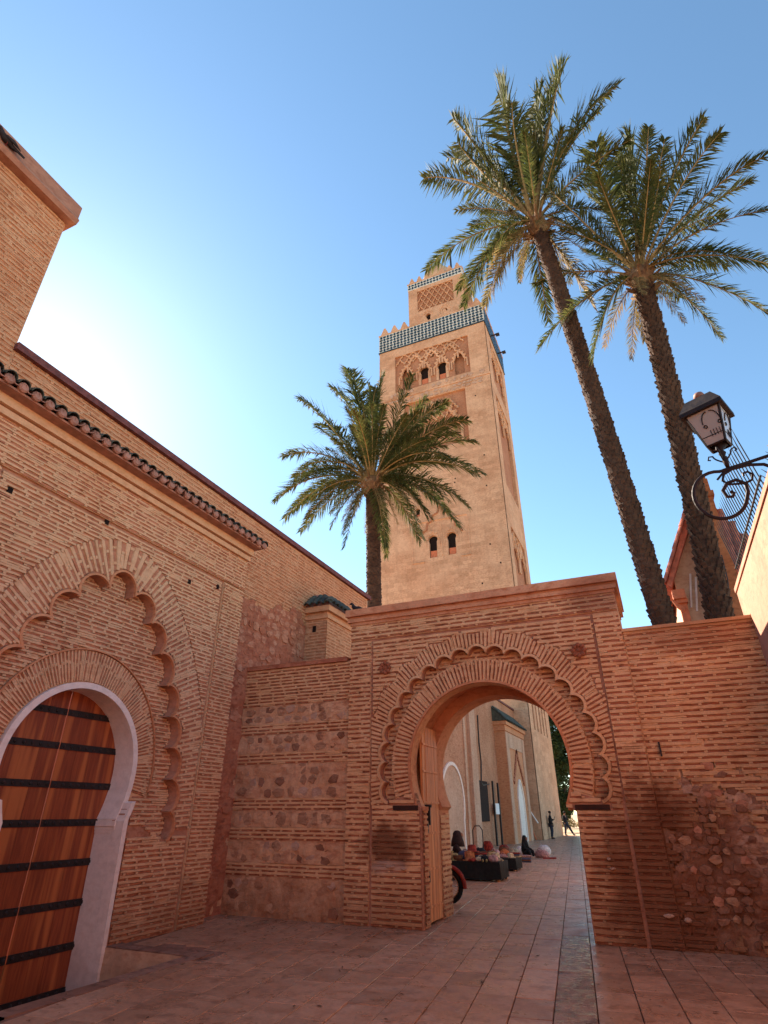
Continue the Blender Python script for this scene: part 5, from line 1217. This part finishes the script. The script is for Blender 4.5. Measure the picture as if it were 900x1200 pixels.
def seated(loc, rot, label, col, s=1.0, hood=None):
    t = thing('person', loc, label, 'person'); Rz = Matrix.Rotation(rot, 3, 'Z'); W = lambda v: tuple(Rz @ (Vector(v)*s)+Vector(loc))
    V = [(0, 0, .16), (0, .02, .42), (0, .07, .62), (0, .11, .74), (0, .15, .84), (0, .16, .92), (-.14, .12, .18), (-.24, .42, .34), (-.2, .44, .06), (.14, .12, .18), (.24, .42, .34), (.2, .44, .06), (-.18, .07, .60), (-.24, .22, .40), (-.12, .42, .38), (.18, .07, .60), (.24, .22, .40), (.12, .42, .38)]
    skinned('body', [W(v) for v in V], chain_edges([[0, 1, 2, 3, 4, 5], [0, 6, 7, 8], [0, 9, 10, 11], [2, 12, 13, 14], [2, 15, 16, 17]]), [(.19, .17), (.17, .14), (.16, .12), .055, .088, .07, .12, .09, .06, .12, .09, .06, .08, .06, .045, .08, .06, .045], col, t)
    mb = MB(); mb.lathe([(.20*s, -.30), (.165*s, -.14), (.13*s, -.02), (.12*s, .05), (.085*s, .11), (.03*s, .135)], c=W((0, .11, .86)), n=12); mb.build('hood', hood or col, t, True)
    mb = MB(); mb.lathe([(.055*s, -.07), (.07*s, 0), (.055*s, .06)], c=W((0, .20, .87)), n=10); mb.build('face', cloth('skin_brown', (0, 0, 0)), t, True)
    return t
seated((-6.35, 19.6, 0), radians(-70), 'seated street vendor in a dark hooded robe behind the first stall', cloth('robe_dark', (.03, .015, .014)), 1.15)
seated((-5.75, 26.9, 0), radians(-100), 'figure in black crouching over the goods farthest down the passage', M['cloth_black'], .78)
# motorcycle parked behind the arch
bk = thing('motorcycle', (-4.9, 13.0, 0), 'parked motorcycle half hidden behind the arch jamb, wheel showing', 'motorcycle')
def wheel(cx, cy, par):
    K = Matrix.Rotation(pi/2, 3, 'X'); w_ = thing('wheel', (cx, cy, .3)); w_.parent = par; w_.matrix_parent_inverse = pinv(par)
    mb = MB(); pts = [Vector((cx+.26*cos(2*pi*i/28), cy, .3+.26*sin(2*pi*i/28))) for i in range(29)]; mb.tube(pts, .045, 8, caps=False); mb.build('tyre', cloth('rubber', (.015, .014, .014)), w_, True)
    mb = MB(); pts = [Vector((cx+.205*cos(2*pi*i/28), cy, .3+.205*sin(2*pi*i/28))) for i in range(29)]; mb.tube(pts, .016, 6, caps=False)
    for i in range(12): a = 2*pi*i/12; mb.tube([(cx+.03*cos(a+.4), cy, .3+.03*sin(a+.4)), (cx+.2*cos(a), cy, .3+.2*sin(a))], .004, 4)
    mb.lathe([(.03, -.06), (.035, 0), (.03, .06)], c=(cx, cy, .3), n=10, M=K); mb.build('rim', plain('chrome', (.5, .48, .46), .25, .5, 1, var=.1), w_)
bx = -4.36
wheel(bx, 13.0, bk); wheel(bx-1.2, 13.0, bk)
mb = MB(); mb.tube([(bx+.34*cos(radians(q)), 13.0, .3+.34*sin(radians(q))) for q in range(-5, 150, 12)], .04, 6, flat=1.6); mb.build('fender', cloth('bike_red', (.25, .03, .02)), bk, True)
mb = MB(); mb.tube([(bx, 13.06, .3), (bx-.22, 13.06, .85), (bx-.26, 13.0, 1.0)], .022, 6); mb.tube([(bx, 12.94, .3), (bx-.22, 12.94, .85)], .022, 6); mb.build('fork', bpy.data.materials['chrome'], bk)
mb = MB(); mb.tube([(bx-.26, 12.72, 1.02), (bx-.22, 12.85, 1.0), (bx-.22, 13.15, 1.0), (bx-.26, 13.28, 1.02)], .016, 6); mb.build('handlebar', M['black_iron'], bk)
mb = MB(); mb.lathe([(.04, -.06), (.075, -.02), (.08, .02), (.07, .04)], c=(bx-.1, 13.0, .86), n=14, M=Matrix.Rotation(pi/2, 3, 'Y')); mb.build('headlight', bpy.data.materials['chrome'], bk, True)
mb = MB(); mb.tube([(bx-.25, 13, .72), (bx-.5, 13, .76), (bx-.72, 13, .70)], [.09, .13, .09], 10); mb.build('fuel_tank', M['bike_red'], bk, True)
mb = MB(); mb.tube([(bx-.72, 13, .72), (bx-1.0, 13, .72), (bx-1.3, 13, .76)], [.08, .10, .07], 8, flat=.8); mb.build('seat', M['rubber'], bk, True)
mb = MB(); mb.lathe([(.12, -.12), (.15, 0), (.12, .12)], c=(bx-.6, 13, .38), n=10, M=Matrix.Rotation(pi/2, 3, 'X')); mb.tube([(bx-.55, 13.12, .3), (bx-1.3, 13.14, .28)], .04, 8); mb.tube([(bx-.25, 13, .8), (bx-.6, 13, .3), (bx-1.2, 13, .3)], .025, 6); mb.build('engine', M['lamp_iron'], bk)
# stalls
def stall(x0, x1, y0, y1, h, label, col):
    t = thing('stall', ((x0+x1)/2, (y0+y1)/2, 0), label, 'stall')
    MB().box((x0, y0, h-.04), (x1, y1, h)).build('board', M['wood_old'], t)
    for x in (x0+.05, x1-.05):
        for y in (y0+.05, y1-.05): MB().box((x-.03, y-.03, 0), (x+.03, y+.03, h-.04)).build('leg', M['wood_old'], t)
    r = random.Random(int(x0*10)); mb = MB(); n = 40; top = []; bot = []
    for i in range(n):
        s_ = i/n*4; k = int(s_); f = s_-k; P4 = [(x0-.02, y0-.02), (x1+.02, y0-.02), (x1+.02, y1+.02), (x0-.02, y1+.02)]; a, b_ = P4[k], P4[(k+1) % 4]
        x, y = a[0]+(b_[0]-a[0])*f, a[1]+(b_[1]-a[1])*f; dx, dy = (x-(x0+x1)/2), (y-(y0+y1)/2); q = .02*sin(i*2.1)
        top.append((x, y, h+.004)); bot.append((x+dx*q*1.5, y+dy*q*1.5, .03+r.uniform(0, .03)))
    mb.add(top+bot, [(i, (i+1) % n, n+(i+1) % n, n+i) for i in range(n)]+[tuple(range(n))]); mb.build('drape', col, t)
    return t
stall(-6.3, -4.42, 17.45, 18.4, .44, 'nearest low stall with a black drape, piled with hats and bags', cloth('drape_black', (.02, .016, .014)))
stall(-6.1, -4.72, 20.7, 21.6, .34, 'second low stall with a dark drape, just beyond the first', M['drape_black'])
def hat(p, r, col, name, lab, tall=.1):
    mb = MB(); mb.lathe([(r, 0), (r*1.02, .015), (r*.62, .02), (r*.58, tall), (r*.45, tall+.03), (r*.1, tall+.035)], c=p, n=14); o = mb.build(name, col, None, True); tag(o, lab, 'hat', 'goods laid out on the stalls')
def bag(p, sx, sy, sz, col, lab, rot=0, cat='bag'):
    sx *= .8; sy *= .85; sz *= .72
    Mx = Matrix.Translation(p) @ Matrix.Rotation(rot, 4, 'Z'); r = random.Random(int(p[0]*100+p[1]*10)); t = thing(cat.replace(' ', '_'), p, lab, cat, 'goods laid out on the stalls')
    mb = MB(); prof = [(.86, 0), (1.0, .12), (1.0, .45), (.85, .8), (.5, 1.0)]; n = 12; vs = []
    for q, z_ in prof:
        for i in range(n):
            a = 2*pi*i/n; e = .72; cx = abs(cos(a))**e*(1 if cos(a) > 0 else -1); sx_ = abs(sin(a))**e*(1 if sin(a) > 0 else -1)
            vs.append(Mx @ Vector((cx*sx*q*(1+r.uniform(-.06, .06)), sx_*sy*q*(1+r.uniform(-.06, .06)), z_*sz)))
    mb.add(vs, [(i*n+j, i*n+(j+1) % n, (i+1)*n+(j+1) % n, (i+1)*n+j) for i in range(len(prof)-1) for j in range(n)]+[tuple(range(n-1, -1, -1)), tuple(range((len(prof)-1)*n, len(prof)*n))]); mb.build('body', col, t, True)
    mb = MB(); mb.tube([Mx @ Vector((sx*.42*cos(a_), sy*.5, sz*.85+sx*.28*sin(a_))) for a_ in [pi*i/8 for i in range(9)]], .010, 5); mb.build('handle', col, t)
OR_ = cloth('cloth_orange', (.42, .13, .05), .5); RD = cloth('cloth_red', (.24, .03, .02), .5); PK = cloth('cloth_pink', (.42, .22, .20), .5); CRm = cloth('cloth_cream', (.44, .32, .20), .5); YL = cloth('cloth_yellow', (.34, .22, .09), .5); BK = M['cloth_black']; BR = cloth('cloth_brown', (.16, .06, .03)); BL = cloth('cloth_blue', (.06, .07, .12)); WH = cloth('cloth_white', (.62, .55, .52))
hat((-5.30, 17.75, .445), .24, OR_, 'straw_hat', 'orange hat heaped at the left end of the first stall', .2)
hat((-5.25, 17.85, .65), .20, RD, 'straw_hat', 'red hat sitting on top of the orange hat', .14)
bag((-4.95, 17.65, .445), .24, .15, .14, CRm, 'cream slouched bag at the middle front of the first stall', .3)
bag((-4.60, 17.62, .445), .17, .13, .20, PK, 'pale pink bag at the right corner of the first stall')
bag((-4.84, 17.60, .445), .13, .12, .20, BK, 'black bag beside the pink bag', .1)
bag((-5.1, 18.1, .445), .22, .16, .22, BR, 'brown bag behind the cream bag', .5)
bag((-4.75, 18.1, .445), .20, .15, .28, YL, 'tan yellow bag behind the black bag', .2)
bag((-5.55, 18.1, .445), .25, .18, .30, BL, 'dark blue bag at the back left of the first stall')
hat((-4.68, 18.12, .445), .22, CRm, 'straw_hat', 'cream hat at the back right of the first stall', .16)
hat((-5.75, 17.7, .445), .22, YL, 'straw_hat', 'tan hat half hidden by the arch jamb', .14)
bag((-5.45, 20.95, .345), .20, .15, .16, OR_, 'orange bag at the front of the second stall')
bag((-5.15, 20.95, .345), .22, .14, .12, PK, 'flat pink bag on the second stall', .2)
hat((-4.92, 21.0, .345), .17, CRm, 'straw_hat', 'small cream hat at the right edge of the second stall', .1)
bag((-5.2, 21.4, .345), .20, .15, .28, OR_, 'tall orange bag behind the second stall front', .4)
bag((-5.6, 21.3, .345), .22, .16, .24, BR, 'dark brown bag at the left of the second stall')
for i, (x, y, a, b_, c_, mt, lb) in enumerate(((-6.5, 22.8, .3, .2, .4, RD, 'dark red bundle on the ground behind the second stall'), (-6.0, 23.6, .35, .25, .3, BR, 'brown bundle on the ground behind the stalls'), (-6.9, 24.5, .3, .25, .6, BK, 'tall black sack against the passage goods'),
      (-6.6, 25.6, .35, .2, .45, PK, 'dusty pink sack among the far goods'), (-6.2, 25.2, .3, .2, .25, BL, 'blue grey bundle among the far goods'), (-5.35, 29.3, .45, .3, .5, WH, 'big white plastic bag at the far end of the goods'), (-5.1, 27.3, .45, .22, .38, PK, 'rolled pink bedding on the pavement at the far end'),
      (-7.2, 26.8, .3, .2, .8, RD, 'upright red bundle near the wall behind the goods'), (-7.0, 23.0, .35, .25, .5, BR, 'brown sack by the wall near the seated vendor'), (-6.0, 26.2, .22, .2, .35, CRm, 'cream bag beside the crouching figure'), (-6.4, 24.1, .3, .2, .2, CRm, 'cream folded cloth between the brown bundles'))):
    bag((x, y, 0), a, b_, c_, mt, lb, i*.4)
MB().add([(-4.95, 26.6, 0), (-4.45, 26.7, 0), (-4.5, 27.2, 0), (-5.0, 27.1, 0), (-4.93, 26.62, .04), (-4.47, 26.72, .035), (-4.52, 27.18, .045), (-4.98, 27.08, .03)], [(0, 1, 5, 4), (1, 2, 6, 5), (2, 3, 7, 6), (3, 0, 4, 7), (4, 5, 6, 7)]).build('red_cloth', RD, None)
tag(bpy.data.objects['red_cloth'], 'red cloth spread flat on the pavement past the pink bedding', 'cloth')
def basket(p, r_, h, col, lab):
    t = thing('basket', p, lab, 'basket', 'goods laid out on the stalls'); mb = MB(); mb.lathe([(r_*.75, 0), (r_, h*.6), (r_*1.02, h), (r_*.94, h), (r_*.9, h*.5), (r_*.1, h*.4)], c=p, n=12); mb.build('body', col, t)
    mb = MB(); mb.tube([Vector(p)+Vector((r_*cos(2*pi*i/14), r_*sin(2*pi*i/14), h)) for i in range(15)], .012, 5); mb.build('rim', col, t)
def folded(p, sx, sy, n, cols, lab, rot=0):
    t = thing('folded_cloths', p, lab, 'cloth', 'goods laid out on the stalls'); Mx = Matrix.Translation(p) @ Matrix.Rotation(rot, 4, 'Z')
    for k in range(n):
        mb = MB(); q = R.uniform(-.02, .02); mb.prism([(-sx+q, k*.045), (sx+q, k*.045+.004), (sx+q+.015, k*.045+.02), (sx+q, k*.045+.04), (-sx+q, k*.045+.042)], lambda u, v, d: tuple(Mx @ Vector((u, d, v))), -sy, sy); mb.build('cloth', cols[k % len(cols)], t)
def slippers(p, rot, col, lab):
    t = thing('slippers', p, lab, 'slippers', 'goods laid out on the stalls'); Mx = Matrix.Translation(p) @ Matrix.Rotation(rot, 4, 'Z')
    for s_ in (-.05, .05):
        mb = MB(); mb.tube([Mx @ Vector(v) for v in ((s_, -.12, .02), (s_, -.04, .025), (s_, .06, .04), (s_, .13, .03), (s_, .17, .045))], [.03, .036, .042, .03, .004], 8, flat=.8); mb.build('slipper', col, t, True)
basket((-6.0, 17.9, .445), .17, .2, YL, 'round straw basket at the far left of the first stall')
basket((-5.6, 17.62, .445), .13, .12, BR, 'small brown basket at the front left of the first stall')
folded((-5.02, 17.95, .445), .16, .12, 4, [RD, CRm, BL], 'stack of four folded cloths mid first stall', .2)
folded((-4.80, 17.95, .445), .14, .12, 3, [BR, OR_, CRm], 'stack of three folded cloths behind the pink bag', -.3)
slippers((-4.82, 17.52, .445), .2, YL, 'pair of tan pointed slippers at the front edge of the first stall')
slippers((-5.15, 17.52, .445), -.3, RD, 'pair of dark red slippers at the front edge of the first stall')
slippers((-4.55, 17.95, .445), .9, CRm, 'pair of cream slippers near the right corner of the first stall')
folded((-4.85, 21.3, .345), .16, .12, 3, [CRm, BL, RD], 'stack of folded cloths on the second stall', .1)
basket((-5.75, 20.95, .345), .14, .14, BR, 'brown basket at the left of the second stall')
folded((-5.9, 22.6, 0), .22, .16, 5, [BL, BR, RD, CRm], 'tall stack of folded cloths on the ground past the second stall', .5)
basket((-5.5, 24.4, 0), .2, .2, YL, 'straw basket on the ground among the far goods')
basket((-5.75, 25.4, 0), .17, .18, CRm, 'pale basket on the ground in front of the trolley')
slippers((-5.3, 23.2, 0), .5, OR_, 'pair of orange slippers alone on the pavement')
for i, (x, y, kind_, col_, lb) in enumerate(((-7.6, 22.6, 0, BK, 'low black bag against the wall beside the seated vendor'), (-7.4, 24.2, 1, OR_, 'orange basket against the wall in front of the trolley'), (-6.3, 27.6, 0, CRm, 'cream bag past the crouching figure'), (-6.9, 28.4, 0, BR, 'brown sack beyond the crouching figure'),
      (-5.9, 28.2, 1, BR, 'brown basket near the big white plastic bag'), (-6.4, 29.4, 0, WH, 'white sack left of the big plastic bag'), (-7.3, 30.0, 0, RD, 'dark red sack farthest along the wall'), (-5.6, 26.3, 2, PK, 'folded pink cloths beside the rolled bedding'), (-5.2, 24.7, 2, BL, 'folded blue cloths at the edge of the pavement'), (-5.1, 22.3, 0, BK, 'black pouch at the pavement edge past the second stall'), (-6.7, 19.2, 0, RD, 'dark red bag in front of the seated vendor'), (-5.3, 19.5, 2, CRm, 'cream cloths on the ground between the two stalls'))):
    if kind_ == 0: bag((x, y, 0), .3, .24, .42, col_, lb, i)
    elif kind_ == 1: basket((x, y, 0), .22, .26, col_, lb)
    else: folded((x, y, 0), .2, .16, 3, [col_, BR], lb, i)
def cart(x, y):
    t = thing('hand_trolley', (x, y, 0), 'dark folded hand trolley frame standing among the goods', 'trolley')
    MB().tube([(x-.2, y, .1), (x-.2, y, 1.0), (x-.1, y, 1.15), (x+.1, y, 1.15), (x+.2, y, 1.0), (x+.2, y, .1)], .02, 6).build('frame', M['black_iron'], t)
    for s_ in (-.2, .2): MB().lathe([(.08, -.02), (.1, 0), (.08, .02)], c=(x+s_, y-.05, .1), n=12, M=Matrix.Rotation(pi/2, 3, 'Y')).build('wheel', M['rubber'], t)
    MB().box((x-.2, y-.25, .03), (x+.2, y-.02, .05)).build('plate', M['black_iron'], t)
cart(-7.2, 25.4)
def bird(p, rot, label, s=1.0):
    t = thing('pigeon', p, label, 'bird'); Mx = Matrix.Translation(p) @ Matrix.Rotation(rot, 4, 'Z') @ Matrix.Scale(s, 4); c = cloth('pigeon_grey', (.035, .028, .03), .4)
    mb = MB(); mb.tube([Mx @ Vector(v) for v in ((-.02, 0, .08), (.02, 0, .10), (.09, 0, .12), (.14, 0, .17), (.155, 0, .215), (.18, 0, .235), (.205, 0, .232), (.235, 0, .222))], [.02, .055, .06, .042, .026, .03, .018, .003], 10); mb.build('body', c, t, True)
    mb = MB(); mb.tube([Mx @ Vector(v) for v in ((.0, 0, .09), (-.08, 0, .075), (-.18, 0, .055))], [.045, .03, .022], 8, flat=.5); mb.build('tail', c, t, True)
    for s_ in (-1, 1):
        mb = MB(); mb.tube([Mx @ Vector(v) for v in ((.09, s_*.045, .13), (0, s_*.055, .11), (-.11, s_*.025, .085))], [.03, .04, .008], 7, flat=.5); mb.build('wing', c, t, True)
        mb = MB(); mb.tube([Mx @ Vector(v) for v in ((.05, s_*.02, .08), (.05, s_*.02, 0), (.075, s_*.02, .0))], .006, 5); mb.build('leg', RD, t)
bird((-5.14, 10.3, 5.27), radians(175), 'dark pigeon perched on the left corner of the gateway cornice', 1.15)
bird((-7.50, 2.36, 10.82), radians(-100), 'dark pigeon on the rounded cap of the corner block, top left', 1.2)

# ================================================================== write the masonry pieces
flush()
for o in list(scn.objects):
    if o.type == 'EMPTY' and 'label' not in o and o.parent is None and 'kind' not in o: print('unlabelled', o.name)
